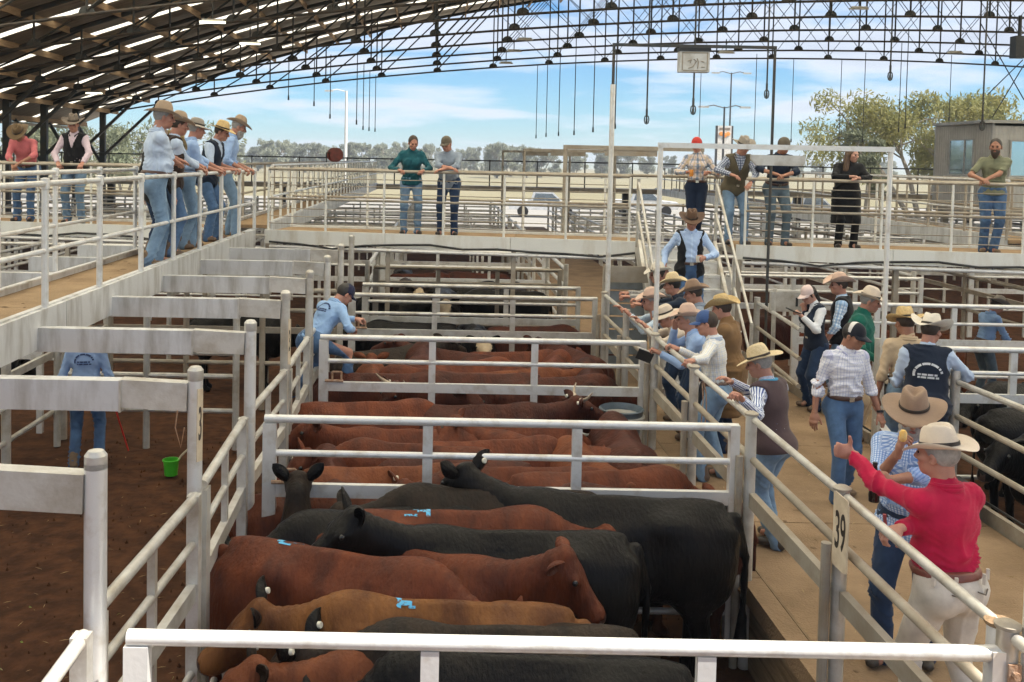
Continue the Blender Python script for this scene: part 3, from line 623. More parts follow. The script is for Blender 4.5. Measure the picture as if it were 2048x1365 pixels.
# strip lights
LAMP = glow('strip_light_tube', (1, .98, .72), 1.1)
for i, (px, py, y) in enumerate(((500, 88, 30), (425, 45, 24), (188, 187, 38), (268, 196, 44), (1050, 80, 36.5), (1028, 103, 40), (1012, 127, 43.5), (1718, 18, 33), (1452, 106, 36.5), (1910, 106, 40))):
    p = at(px, py, y); q = thing('strip_light', 'yellowish strip light under the roof, ' + ['left of centre near the top', 'upper left, largest', 'far left near the eave', 'left, low over the eave', 'upper middle, nearest', 'upper middle, second', 'upper middle, farthest', 'upper right', 'right of the display box', 'far right'][i], 'light', p, 0)
    MB().box((0, 0, 0), (.62, .09, .05)).build('tube', LAMP if i < 4 else WHITEM, q, smooth=0); MB().box((0, 0, .05), (.5, .12, .05)).build('housing', WHITEM, q, smooth=0)
    rail('stem', tuple(p + Vector((0, 0, .07))), tuple(p + Vector((0, 0, .5))), .02, DARKST, q, 6)
# hanging ropes and chains with hooks
def rope(px, py, y, top, hook, lab):
    p = at(px, py, y); zt = zbot(p.x) if top is None else top
    q = thing('hanging_chain' if hook else 'hanging_rope', lab, 'chain' if hook else 'rope', p)
    rail('cord', tuple(p), (p.x, p.y, zt), .022 if hook else .016, DARKST, q, 6)
    b = MB()
    if hook:
        b.path([(0, 0, .22), (.05, 0, .17), (.06, 0, .08), (.04, 0, .0), (0, 0, -.02), (-.04, 0, .0), (-.06, 0, .08), (-.05, 0, .17), (0, 0, .22)], .016, 6); b.path([(0, 0, .2), (0, 0, .38)], .03, 8); b.path([(0, 0, 0.02), (0, 0, .12)], .03, 6); b.build('hook', DARKST, q)
    else: b.path([(0, 0, .12), (0, 0, -.05)], [.03, .035], 6).build('toggle', DARKST, q)
k = 0
ropes = [(750, 262, 46), (738, 260, 43.5), (726, 258, 40), (713, 247, 36.5), (1072, 275, 47), (1092, 272, 43.55), (1117, 270, 40.1), (1148, 268, 36.65), (1186, 262, 33.2), (1230, 255, 29.75), (1508, 285, 45), (1582, 283, 47), (1678, 278, 47), (1725, 283, 44), (1797, 262, 40), (1398, 283, 47), (660, 235, 36), (628, 210, 36), (577, 198, 36), (1898, 240, 44), (1810, 255, 36)]
side_ = ['fourth of the left group', 'third of the left group', 'second of the left group', 'first of the left group'] + [f'{ORD[i] if i else "farthest"} of the slanting row in the middle' for i in range(6)] + ['beside the right leg of the tall portal', 'left of the long haired woman', 'above the long haired woman', 'right of the long haired woman', 'in front of the gum tree', 'above the red cap', 'left of the silver pole', 'above the straw hats, right', 'above the straw hats, left', 'above the cabin corner', 'in front of the gum tree, second']
for (px, py, y), s in zip(ropes, side_): rope(px, py, y, None, False, 'thin rope hanging from the roof truss, ' + s)
for (px, py, y, s) in ((1386, 228, 24, 'below the display box'), (1533, 196, 26, 'beside the tall portal frame'), (1780, 160, 26, 'largest, left of the gum tree'), (1293, 247, 26, 'at the near end of the slanting row'), (1964, 260, 24, 'in front of the cabin')): rope(px, py, y, None, True, 'dark chain with ring hook under the roof, ' + s)
p = at(2038, 95, 28); q = thing('loudspeaker', 'black loudspeaker hanging from a truss at the top right', 'loudspeaker', p)
MB().box((0, 0, 0), (.36, .3, .62)).build('cabinet', BLACKM, q, smooth=0); MB().path([(0, 0, .3), (0, 0, .9)], .05, 8).build('bracket', BLACKM, q)
# tie rods at upper right
for i, (a, b_) in enumerate((((1960, 45), (2048, 200)), ((2048, 130), (1985, 235)), ((1975, 190), (2046, 120)))):
    pa, pb = at(*a, 38), at(*b_, 38); q = thing('tie_rod', f'slanting tie rod at the upper right edge, {["longest", "middle", "shortest"][i]}', 'tie rod', pa); rail('rod', tuple(pa), tuple(pb), .02, DARKST, q, 6)

# ================================================================== CABIN
CABC = pm('grey_corrugated_cladding', (.56, .54, .51), (.46, .44, .41), 2, .5, .1, rand=0); CABT = pm('grey_trim', (.50, .49, .47), None, 3, .5)
GLASS = bpy.data.materials.new('window_glass'); GLASS.use_nodes = True; _g = GLASS.node_tree.nodes['Principled BSDF']; _g.inputs['Base Color'].default_value = (.5, .62, .72, 1); _g.inputs['Roughness'].default_value = .04; _g.inputs['Metallic'].default_value = .75
t = thing('site_cabin', 'grey corrugated cabin raised at catwalk level on the right', 'cabin', (18.6, 33, DZ))
H = 2.85; dx, dy = -.30, 3.1
def wall_corr(p0, p1, z0, z1, pitch=.125, dep=.045):
    p0 = np.array(p0, float); p1 = np.array(p1, float); d = p1 - p0; l = np.linalg.norm(d); d /= l; nrm = np.array([d[1], -d[0]]); n = int(l / pitch) * 4; V = []
    for i in range(n + 1):
        s = l * i / n; o = dep * (0, 1, 1, 0)[i % 4]; q = p0 + d * s + nrm * o; V += [(q[0], q[1], z0), (q[0], q[1], z1)]
    return MB().add(V, [(2 * i, 2 * i + 2, 2 * i + 3, 2 * i + 1) for i in range(n)])
wall_corr((dx, dy), (0, 0), 0, H).build('side_wall', CABC, t, smooth=0)
wall_corr((.02, 0), (7, 0), 0, H - .1, .17, .02).build('front_wall', CABC, t, smooth=0)
MB().box((3.4, 1.6, H / 2 - .02), (6.4, 2.9, H - .2)).build('core', CABC, t, smooth=0)
MB().box((3.4, 1.5, H + .03), (7.6, 3.5, .10)).build('roof', CABT, t, smooth=0)
for (x, y) in ((0, -.03), (dx - .02, dy)): MB().box((x, y, H / 2), (.08, .08, H)).build('corner_trim', CABT, t, smooth=0)
MB().box((3.4, 1.5, -.15), (7.4, 3.4, .28)).build('floor_frame', STEELD, t, smooth=0)
for (x, y) in ((0, .1), (3.5, .1), (6.8, .1), (0, 2.9), (6.8, 2.9)): MB().box((x, y, -1.4), (.2, .2, 2.3)).build('stump', STEELD, t, smooth=0)
def win(x, y, ax, w_, z0, z1, nm='window'):
    ax = Vector(ax).normalized(); nrm = Vector((ax.y, -ax.x, 0)); rot = np.stack([ax, -nrm, (0, 0, 1)], 1); c = np.array((x, y, (z0 + z1) / 2)) + np.array(nrm) * .05
    f = MB()
    for s in (-1, 1): f.box(c + np.array(ax) * s * w_ / 2, (.05, .07, z1 - z0), rot)
    for z in (z0, z1): f.box((c[0], c[1], z), (w_ + .1, .08, .05), rot)
    f.box(c + np.array(ax) * w_ * .14, (.05, .06, z1 - z0), rot)
    o = f.build('window_frame', CABT, t, smooth=0); MB().box(c - np.array(nrm) * .005, (w_ - .04, .015, z1 - z0 - .04), rot).build('pane', GLASS, o, smooth=0)
    MB().box((c[0] + nrm.x * .06, c[1] + nrm.y * .06, z0 - .05), (w_ + .25, .14, .04), rot).build('sill', WHITEM, o, smooth=0)
win(dx * .5, dy * .5, (-dx, -dy, 0), 1.35, 1.05, 2.3); win(1.55, 0, (1, 0, 0), 1.9, 1.05, 2.25); win(4.4, 0, (1, 0, 0), 1.9, 1.05, 2.25)

# ================================================================== YARD THINGS BEYOND
def pole(px, py_top, y, lab, arms, col=DARKST, r=.09):
    p = at(px, py_top, y); t = thing('light_pole', lab, 'light pole', (p.x, p.y, 0))
    MB().path([(0, 0, 0), (0, 0, p.z)], [r * 1.4, r * .8], 8).build('pole', col, t)
    for s in arms:
        MB().path([(0, 0, p.z - .1), (s * .9, 0, p.z + .12), (s * 1.5, 0, p.z)], .05, 6).build('arm', col, t); MB().box((s * 1.7, 0, p.z - .03), (.8, .35, .14)).build('lamp_head', STEEL, t, smooth=0)
pole(693, 182, 95, 'silver light pole left of the teal shirted woman', (-1,), FASC, .14); pole(1463, 146, 105, 'tall twin arm light pole behind the pylon sign', (-1, 1)); pole(1449, 214, 80, 'shorter twin arm light pole at the pylon sign', (-1, 1))
p = at(1449, 252, 90); t = thing('pylon_sign', 'white pylon sign with an orange emblem behind the vested man', 'sign', (p.x, p.y, 0))
MB().box((0, 0, p.z - 1.6), (1.25, .25, 3.2)).build('panel', WHITEM, t, smooth=0)
for s in (-1, 1): MB().box((s * .72, 0, p.z / 2), (.16, .2, p.z)).build('post', DARKST, t, smooth=0)
ORG = pm('orange_emblem', (.75, .22, .03), (.8, .4, .1), 6, .5)
b = MB()
for (x, z, r_) in ((-.32, 0, .2), (.0, -.12, .24), (.32, .0, .2)): b.lathe([(r_, 0), (r_ * .9, .05), (.02, .06)], (x, -.14, p.z - .75 + z), 12, Euler((PI / 2, 0, 0)).to_matrix())
b.build('emblem', ORG, t); MB().box((0, -.135, p.z - .3), (1.0, .02, .22)).build('emblem_bar', pm('brown_bar', (.25, .2, .15)), t, smooth=0)
# pale utes and trailers parked in the yard, very small in view
def ute(x, y, col, lab):
    t = thing('parked_ute', lab, 'ute', (x, y, 0), random.uniform(-.2, .2), 'utes parked in the yard beyond the pens')
    m = pm('ute_paint_' + lab.split()[1], col, None, 4, .3)
    MB().prism([(-2.4, .5), (2.3, .5), (2.4, .75), (2.3, 1.0), (1.2, 1.1), (.55, 1.7), (-.7, 1.72), (-.9, 1.1), (-2.4, 1.1)], (0, -.85, 0), (1, 0, 0), (0, 0, 1), (0, 1, 0), 1.7).build('body', m, t, smooth=0)
    MB().prism([(1.05, 1.12), (.5, 1.6), (-.62, 1.62), (-.78, 1.12)], (0, -.865, 0), (1, 0, 0), (0, 0, 1), (0, 1, 0), 1.73).build('window', GLASS, t, smooth=0)
    for sx in (-1.45, 1.5):
        for sy in (-.8, .8): MB().lathe([(.36, -.1), (.38, 0), (.36, .1)], (sx, sy, .38), 14, Euler((PI / 2, 0, 0)).to_matrix()).build('wheel', BLACKM, t)
for (px, y, c, l) in ((1090, 66, (.7, .72, .74), 'parked pale ute in the middle of the yard'), (1290, 70, (.72, .72, .7), 'parked cream ute left of the red capped man'), (1620, 68, (.68, .68, .68), 'parked light ute right of the navy shirted man')):
    q = at(px, 345, y); ute(q.x, y, c, l)

# ================================================================== TREES
BARK = pm('pale_gum_bark', (.32, .28, .22), (.18, .15, .11), 3, .9, 0, .4, 10, stretch=(1, 1, .2))
def leafmat(n, c, c2):
    m = pm(n, c, c2, .8, .7, 0, 0, lo=.35, hi=.65, spec=.25, rand=.18); t_ = m.node_tree; b = t_.nodes['Principled BSDF']; tr = N(t_, 'ShaderNodeBsdfTranslucent'); mx_ = N(t_, 'ShaderNodeMixShader'); mx_.inputs[0].default_value = .4
    L(t_, b.inputs['Base Color'].links[0].from_socket, tr.inputs[0]); L(t_, b.outputs[0], mx_.inputs[1]); L(t_, tr.outputs[0], mx_.inputs[2]); L(t_, mx_.outputs[0], t_.nodes['Material Output'].inputs[0]); return m
LEAF = leafmat('gum_leaf', (.20, .205, .075), (.29, .26, .095)); LEAFD = leafmat('dusty_olive_leaf', (.18, .205, .125), (.24, .245, .14)); LEAFP = leafmat('pale_hazed_leaf', (.24, .26, .19), (.30, .305, .215))  # last one: far row leaves, distance haze painted into the paler colour
def crown(clumps, nper, ls, seed):
    r = np.random.default_rng(seed); V = []; C = []
    for (c, rad) in clumps:
        u = r.normal(size=(nper, 3)); u /= np.linalg.norm(u, axis=1)[:, None]; p = np.array(c) + u * (r.random((nper, 1)) ** .45) * np.array(rad); C.append(p)
    P = np.concatenate(C); n = len(P); a = r.normal(size=(n, 3)); a /= np.linalg.norm(a, axis=1)[:, None]; b = np.cross(a, r.normal(size=(n, 3))); b /= np.linalg.norm(b, axis=1)[:, None]
    a[:, 2] -= .5; s = ls * r.uniform(.6, 1.3, (n, 1)); q = np.stack([P - a * s, P + b * s * .38, P + a * s, P - b * s * .38], 1).reshape(-1, 3)
    return q, [(4 * i, 4 * i + 1, 4 * i + 2, 4 * i + 3) for i in range(n)]
def tree(label, loc, h, wd, seed, leaf=LEAF, nclump=16, nper=120, ls=.3, group=None, trunks=1, low=.25):
    r = np.random.default_rng(seed); t = thing('gum_tree', label, 'tree', loc, 0, group); tb = MB(); cl = []
    for k in range(trunks):
        bx, lx = (k - (trunks - 1) / 2) * .5, (k - (trunks - 1) / 2) * wd * .3 + r.uniform(-.1, .1) * wd
        top = np.array((bx + lx, r.uniform(-.1, .1) * wd, h * .72)); mid = np.array((bx + lx * .45, 0, h * .35))
        tb.path([(bx, 0, -.1), mid, top], [h * .022, h * .015, h * .005], 7)
        for j in range(max(3, nclump // trunks)):
            f = r.uniform(.25, 1); st = mid + (top - mid) * f; ang = r.random() * 2 * PI; rr = wd * .5 * r.uniform(.25, 1) * (1.05 - .35 * f)
            en = np.array((lx + rr * math.cos(ang), rr * math.sin(ang), h * (low + (0.93 - low) * r.uniform(.1, 1) ** .8)))
            en[2] *= 1 - .12 * (rr / (wd * .5)) ** 2
            tb.path([st, st * .4 + en * .6 + np.array((0, 0, .03 * h)), en], [h * .007, h * .005, h * .002], 5)
            s = wd * r.uniform(.10, .19); cl.append((en, (s, s, s * .75)))
    tb.build('trunk', BARK, t)
    V, Fq = crown(cl, nper, ls, seed + 5); MB().add(V, Fq).build('crown', leaf, t, smooth=0); return t
p = at(1850, 332, 70); tree('large spreading gum tree with pale limbs left of the cabin', (p.x, p.y, 0), 9.7, 9.5, 3, LEAF, 54, 330, .16, None, 4, .3)
p = at(1725, 332, 66); tree('slender leaning gum tree at the left of the large gum', (p.x, p.y, 0), 6.6, 3.4, 14, LEAFD, 16, 260, .15, None, 2, .2)
p = at(2040, 332, 76); tree('gum tree rising behind the cabin roof at the right edge', (p.x, p.y, 0), 7.8, 6.5, 21, LEAF, 30, 260, .17, None, 3, .3)
p = at(1920, 332, 82); tree('rounder yellowish gum tree behind the cabin', (p.x, p.y, 0), 7.6, 6, 25, LEAF, 30, 260, .17, None, 3, .3)
p = at(250, 315, 90); tree('pale wide gum tree behind the left eave columns', (p.x, p.y, 0), 6.6, 12, 31, LEAFD, 30, 200, .22, None, 4, .15)
p = at(120, 315, 80); tree('pale gum tree between the two left eave columns', (p.x, p.y, 0), 6.2, 9, 33, LEAFD, 24, 200, .22, None, 3, .15)
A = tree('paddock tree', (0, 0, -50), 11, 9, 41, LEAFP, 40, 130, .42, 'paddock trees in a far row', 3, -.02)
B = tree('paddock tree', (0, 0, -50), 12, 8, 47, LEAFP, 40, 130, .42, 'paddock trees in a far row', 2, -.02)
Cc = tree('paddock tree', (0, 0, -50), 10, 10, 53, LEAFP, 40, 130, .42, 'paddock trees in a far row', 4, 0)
far = [(545, 276, 215), (580, 283, 240), (612, 283, 230), (650, 290, 250), (700, 283, 220), (735, 283, 235), (770, 285, 230), (803, 282, 240), (845, 285, 230), (925, 296, 250), (945, 292, 240), (995, 283, 205), (1022, 288, 230), (1055, 292, 215), (1080, 293, 225), (1150, 300, 240), (1205, 298, 225), (1238, 297, 230), (1296, 310, 240), (1340, 310, 260), (1590, 316, 235), (1640, 322, 280), (225, 270, 190), (30, 280, 180), (1770, 320, 260), (475, 285, 260), (515, 290, 240)]
names = ['left of the hose reel', 'behind the straw hats', 'above the catwalk handrail']
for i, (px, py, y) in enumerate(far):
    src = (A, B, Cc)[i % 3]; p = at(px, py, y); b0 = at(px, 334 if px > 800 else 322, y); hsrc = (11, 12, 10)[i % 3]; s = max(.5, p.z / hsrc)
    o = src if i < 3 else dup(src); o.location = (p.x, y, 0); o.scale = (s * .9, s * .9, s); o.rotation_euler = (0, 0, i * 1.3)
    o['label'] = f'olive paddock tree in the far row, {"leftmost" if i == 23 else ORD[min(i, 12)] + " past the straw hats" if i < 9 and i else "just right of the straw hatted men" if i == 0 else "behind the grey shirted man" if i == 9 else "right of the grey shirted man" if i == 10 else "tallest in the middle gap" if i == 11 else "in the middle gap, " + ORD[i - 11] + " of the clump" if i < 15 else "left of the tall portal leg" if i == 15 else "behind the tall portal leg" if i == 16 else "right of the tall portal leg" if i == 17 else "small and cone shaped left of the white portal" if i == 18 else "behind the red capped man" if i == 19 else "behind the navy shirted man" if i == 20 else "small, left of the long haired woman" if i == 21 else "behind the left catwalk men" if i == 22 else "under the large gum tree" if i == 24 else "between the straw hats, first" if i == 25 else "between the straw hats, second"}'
# small weeds on the left of far walkway are left to the paddock
# ================================================================== BODIES: blended solids meshed as one skin
class Field:
    def __init__(s, lo, hi, h):
        s.lo = np.array(lo, np.float32); s.h = h; s.n = np.ceil((np.array(hi) - s.lo) / h).astype(int) + 1
        s.V = np.full(s.n, 1.0, np.float32); s.ax = [s.lo[i] + h * np.arange(s.n[i], dtype=np.float32) for i in range(3)]
    def _sub(s, lo, hi):
        a = np.clip(np.floor((np.array(lo) - s.lo) / s.h).astype(int), 0, s.n - 1); b = np.clip(np.ceil((np.array(hi) - s.lo) / s.h).astype(int) + 1, 1, s.n)
        sl = tuple(slice(a[i], max(b[i], a[i])) for i in range(3))
        X, Y, Z = np.meshgrid(*[s.ax[i][sl[i]] for i in range(3)], indexing='ij'); return sl, X, Y, Z
    def _mix(s, sl, d, k, op):
        v = s.V[sl]
        if op == 'sub':
            d = -d; hh = np.clip(.5 - .5 * (v - d) / k, 0, 1) if k else None
            s.V[sl] = np.maximum(v, d) if not k else v * (1 - hh) + d * hh + k * hh * (1 - hh)
        else:
            hh = np.clip(.5 + .5 * (v - d) / k, 0, 1); s.V[sl] = v * (1 - hh) + d * hh - k * hh * (1 - hh)
    def cap(s, a, b, ra, rb, k=.04, flat=None, op='add'):
        a = np.array(a, np.float32); b = np.array(b, np.float32); r = max(ra, rb) + 2.2 * k + s.h * 2
        sl, X, Y, Z = s._sub(np.minimum(a, b) - r, np.maximum(a, b) + r)
        if X.size == 0: return s
        d = b - a; L2 = max(float(d @ d), 1e-9); x, y, z = X - a[0], Y - a[1], Z - a[2]
        t = np.clip((x * d[0] + y * d[1] + z * d[2]) / L2, 0, 1); x -= t * d[0]; y -= t * d[1]; z -= t * d[2]
        if flat is not None:
            f, sc = np.array(flat[0], np.float32), flat[1]; q = (x * f[0] + y * f[1] + z * f[2]) * (sc - 1); x += q * f[0]; y += q * f[1]; z += q * f[2]
        s._mix(sl, np.sqrt(x * x + y * y + z * z) - (ra + t * (rb - ra)), k, op); return s
    def ell(s, c, r, k=.04, M=None, op='add'):
        c = np.array(c, np.float32); r = np.array(r, np.float32); R_ = r.max() + 2.2 * k + s.h * 2
        sl, X, Y, Z = s._sub(c - R_, c + R_)
        if X.size == 0: return s
        x, y, z = X - c[0], Y - c[1], Z - c[2]
        if M is not None: M = np.array(M, np.float32); x, y, z = (x * M[0, i] + y * M[1, i] + z * M[2, i] for i in range(3))
        q = np.sqrt((x / r[0]) ** 2 + (y / r[1]) ** 2 + (z / r[2]) ** 2); g = np.sqrt((x / r[0] ** 2) ** 2 + (y / r[1] ** 2) ** 2 + (z / r[2] ** 2) ** 2)
        s._mix(sl, q * (q - 1) / np.maximum(g, 1e-6), k, op); return s
    def cut(s, p, n, lo=None, hi=None):      # keep the side opposite to n, inside an optional box
        p = np.array(p, np.float32); n = np.array(n, np.float32); n /= np.linalg.norm(n)
        sl, X, Y, Z = s._sub(lo if lo is not None else s.lo, hi if hi is not None else s.lo + s.h * s.n)
        s.V[sl] = np.maximum(s.V[sl], (X - p[0]) * n[0] + (Y - p[1]) * n[1] + (Z - p[2]) * n[2]); return s
    def mesh(s):
        V = s.V; inside = V < 0; n = s.n
        if not inside.any(): return np.zeros((0, 3)), np.zeros((0, 4), int)
        o = [(0, 0, 0), (1, 0, 0), (0, 1, 0), (1, 1, 0), (0, 0, 1), (1, 0, 1), (0, 1, 1), (1, 1, 1)]
        cnt = np.zeros(n - 1, np.int8)
        for a, b, c in o: cnt += inside[a:n[0] - 1 + a, b:n[1] - 1 + b, c:n[2] - 1 + c]
        act = np.argwhere((cnt > 0) & (cnt < 8)); idx = np.full(n - 1, -1, np.int64); idx[tuple(act.T)] = np.arange(len(act))
        cv = np.stack([V[act[:, 0] + a, act[:, 1] + b, act[:, 2] + c] for a, b, c in o], 1); P = np.zeros((len(act), 3)); W = np.zeros(len(act)); O = np.array(o, float)
        for i in range(8):
            for j in range(i + 1, 8):
                if abs(O[i] - O[j]).sum() != 1: continue
                m = (cv[:, i] < 0) != (cv[:, j] < 0); t = cv[:, i] / np.where(m, cv[:, i] - cv[:, j], 1); P += np.where(m[:, None], O[i] + (O[j] - O[i]) * t[:, None], 0); W += m
        P = (act + P / W[:, None]) * s.h + s.lo; Fs = []
        for ax in range(3):
            b, c = [(1, 2), (2, 0), (0, 1)][ax]; e = [slice(None)] * 3; e2 = [slice(None)] * 3; e[ax] = slice(0, n[ax] - 1); e2[ax] = slice(1, n[ax]); A, B = inside[tuple(e)], inside[tuple(e2)]
            pts = np.argwhere(A != B); pts = pts[(pts[:, b] > 0) & (pts[:, c] > 0) & (pts[:, b] < n[b] - 1) & (pts[:, c] < n[c] - 1)]
            fl = A[tuple(pts.T)]; q = []
            for db, dc in ((-1, -1), (0, -1), (0, 0), (-1, 0)):
                p = pts.copy(); p[:, b] += db; p[:, c] += dc; q.append(idx[tuple(p.T)])
            q = np.stack(q, 1); q[~fl] = q[~fl][:, ::-1]; Fs.append(q)
        return P, np.concatenate(Fs)
def vnormals(P, Fq):
    a = np.cross(P[Fq[:, 2]] - P[Fq[:, 0]], P[Fq[:, 3]] - P[Fq[:, 1]]); Nn = np.zeros_like(P)
    for i in range(4): np.add.at(Nn, Fq[:, i], a)
    return Nn / np.maximum(np.linalg.norm(Nn, axis=1), 1e-9)[:, None]
def qmesh(name, P, Fq, m, weave=None, smooth=True):
    me = bpy.data.meshes.new(name); nv, nf = len(P), len(Fq); me.vertices.add(nv); me.vertices.foreach_set('co', np.asarray(P, np.float32).ravel()); me.loops.add(nf * 4); me.loops.foreach_set('vertex_index', np.asarray(Fq, np.int32).ravel())
    me.polygons.add(nf); me.polygons.foreach_set('loop_start', np.arange(0, nf * 4, 4, dtype=np.int32)); me.polygons.foreach_set('loop_total', np.full(nf, 4, np.int32))
    me.polygons.foreach_set('use_smooth', np.full(nf, smooth)); me.materials.append(m)
    if weave is not None: a = me.attributes.new('weave', 'FLOAT_VECTOR', 'POINT'); a.data.foreach_set('vector', np.asarray(weave, np.float32).ravel())
    me.update(calc_edges=True); me.validate(); return me
def joinq(parts):
    P, Fq, n = [], [], 0
    for p, f in parts: P.append(p); Fq.append(f + n); n += len(p)
    return np.concatenate(P), np.concatenate(Fq)
def rotx(a): c, s = math.cos(a), math.sin(a); return np.array([[1, 0, 0], [0, c, -s], [0, s, c]])
def rotz(a): c, s = math.cos(a), math.sin(a); return np.array([[c, -s, 0], [s, c, 0], [0, 0, 1]])
def roty(a): c, s = math.cos(a), math.sin(a); return np.array([[c, 0, s], [0, 1, 0], [-s, 0, c]])
def ballq(c, r, n=8):
    b = MB(); k = n; b.lathe([(max(1e-4, r * math.sin(PI * i / k)), -r * math.cos(PI * i / k)) for i in range(k + 1)], c, n * 2); return b

# ================================================================== CATTLE
def coat(name, c1, c2, rough=.55, patch=None, patchbox=None):
    m = pm(name, c1, c2, 3.2, rough - .05, 0, .55, 30, 0, lo=.36, hi=.68, detail=12, spec=.13, stretch=(2.2, 1, .9), bstretch=(1.6, 1, .5), rand=.14)
    return m
RED = coat('red_brown_coat', (.138, .036, .0135), (.056, .0150, .008)); REDT = coat('tan_red_coat', (.165, .050, .018), (.075, .022, .010)); REDD = coat('dark_red_coat', (.075, .020, .010), (.032, .010, .007))
BLK = coat('black_coat', (.0030, .0027, .0029), (.0085, .0065, .0055), .40); BRN = coat('dark_brown_coat', (.030, .019, .012), (.010, .0075, .006)); ORNG = coat('ginger_coat', (.21, .085, .024), (.085, .030, .011))
PALE = pm('cream_face_hair', (.50, .40, .27), (.36, .27, .17), 6, .8); TAG = pm('ear_tag_white', (.80, .76, .62), None, 9, .4); TAGY = pm('ear_tag_yellow', (.75, .55, .05), None, 9, .4); HORN = pm('pale_horn', (.55, .47, .36), (.3, .23, .16), 9, .4)
EYEM = pm('dark_wet_eye', (.008, .006, .005), (.01, .008, .006), 9, .08); BLUE = pm('blue_stock_paint', (.10, .42, .68), (.13, .05, .03), 42, .8, lo=.50, hi=.58); NOSEM = pm('muzzle_skin', (.045, .022, .018), (.09, .05, .04), 12, .3); PINKIN = pm('ear_lining', (.16, .075, .045), (.08, .04, .025), 10, .8)
def cow_field(h=.03, neck=(0, 0), bend=0.0, fat=1.0):
    """head end is +X; neck = (turn angle, poll height)"""
    turn, ph = neck[:2]; reach = neck[2] if len(neck) > 2 else .46
    f = Field((-1.25, -1.0, -.02), (1.75, 1.0, 1.85), h)
    f.ell((-.10, 0, .96), (.70, .32 * fat, .335), .10).ell((-.58, 0, 1.06), (.36, .27, .30), .12).ell((.38, 0, 1.0), (.33, .255, .37), .12)
    f.cap((-.72, 0, 1.25), (.42, 0, 1.26), .085, .10, .10).cap((-.80, 0, 1.32), (.46, 0, 1.355), .028, .03, .055).ell((.46, 0, 1.28), (.24, .11, .11), .08)
    for sy in (-1, 1):
        f.ell((-.43, sy * .17, 1.22), (.10, .07, .06), .12); f.ell((-.62, sy * .15, .92), (.27, .145, .29), .09); f.ell((.42, sy * .17, .95), (.18, .11, .32), .09)
        f.cap((-.56, sy * .15, .80), (-.66, sy * .145, .50), .13, .068, .06); f.cap((-.66, sy * .145, .50), (-.62, sy * .14, .12), .058, .045, .03); f.cap((-.62, sy * .14, .06), (-.55, sy * .14, .035), .058, .05, .02)
        f.cap((.42, sy * .145, .75), (.44, sy * .135, .42), .098, .06, .05); f.cap((.44, sy * .135, .42), (.43, sy * .13, .10), .05, .043, .03); f.cap((.43, sy * .13, .055), (.49, sy * .13, .035), .055, .048, .02)
    
    for sy in (-1, 1):
        f.ell((-.22, sy * .36, 1.10), (.15, .10, .18), .13, op='sub'); f.ell((.12, sy * .36, 1.02), (.07, .075, .26), .10, op='sub'); f.ell((-.34, sy * .33, .70), (.06, .07, .16), .08, op='sub')
        f.ell((-.80, sy * .13, 1.17), (.10, .06, .07), .08); f.cap((-.02, sy * .30, 1.0), (-.05, sy * .31, .72), .06, .05, .09)
    f.ell((.60, 0, .83), (.21, .16, .25), .10); f.ell((-.32, 0, .70), (.16, .10, .09), .08)
    f.cap((-.90, 0, 1.24), (-.985, .01, .98), .05, .032, .04); f.cap((-.985, .01, .98), (-.97, .02, .55), .028, .022, .02); f.cap((-.97, .02, .56), (-.96, .02, .38), .028, .05, .03)
    base = np.array((.56, 0, 1.10)); d = np.array((math.cos(turn), math.sin(turn), 0))
    poll = base + d * reach + np.array((0, 0, ph - 1.10)); poll[0] = max(poll[0], .5)
    f.cap(base + np.array((-.04, 0, .02)), poll - d * .06 + np.array((0, 0, -.10)), .235, .135, .09, flat=(np.array((-d[1], d[0], 0)), 1.32))
    f.cap(base + np.array((.06, 0, -.2)), poll + d * .02 + np.array((0, 0, -.2)), .13, .075, .08)
    return f, poll, d
def head_prims(f, poll, hd, up, rt):
    hd, up, rt = (np.array(q, float) for q in (hd, up, rt)); M = np.stack([hd, rt, up], 1); P = lambda a, b, c: poll + hd * a + rt * b + up * c
    f.ell(P(.06, 0, -.04), (.15, .118, .10), .05, M); f.cap(P(.08, 0, -.05), P(.37, 0, -.07), .098, .072, .05); f.ell(P(.40, 0, -.075), (.075, .082, .07), .035, M)
    f.cap(P(.06, 0, -.13), P(.36, 0, -.125), .07, .045, .05); f.ell(P(-.01, 0, .035), (.07, .085, .05), .03, M)
    for s in (-1, 1): f.ell(P(.13, s * .10, .0), (.045, .03, .032), .03, M); f.ell(P(.45, s * .045, -.05), (.018, .016, .016), .012, M, 'sub')
    f.cap(P(.465, -.05, -.115), P(.465, .05, -.115), .008, .008, .01, op='sub')
def ear_mesh(m):
    V = []; Fq = []; nl, nw = 9, 7
    for side in (0, 1):
        for i in range(nl):
            t = i / (nl - 1); wv = .058 * (math.sin(PI * min(1, t * .93 + .07)) ** .65) * (1.0 if t < .97 else .5)
            for j in range(nw):
                s = (j / (nw - 1) - .5) * 2; cup = .042 * (s * s - .6) * math.sin(PI * min(1, t + .1))
                V.append((wv * s, t * .21, cup + (.006 if side else -.006)))
        o = side * nl * nw
        for i in range(nl - 1):
            for j in range(nw - 1):
                q = (o + i * nw + j, o + i * nw + j + 1, o + (i + 1) * nw + j + 1, o + (i + 1) * nw + j); Fq.append(q if side else q[::-1])
    o = nl * nw
    for i in range(nl - 1):
        for j in (0, nw - 1): a, b = i * nw + j, (i + 1) * nw + j; Fq.append((a, b, o + b, o + a) if j == 0 else (b, a, o + a, o + b))
    for j in range(nw - 1): a = (nl - 1) * nw + j; Fq.append((a, a + 1, o + a + 1, o + a))
    return MB().add(V, Fq).mesh('ear', m, 60)
TAGME = MB().lathe([(.001, -.016), (.013, -.016), (.0155, -.012), (.015, .012), (.013, .016), (.001, .016)], n=14)
COWBODY = {}
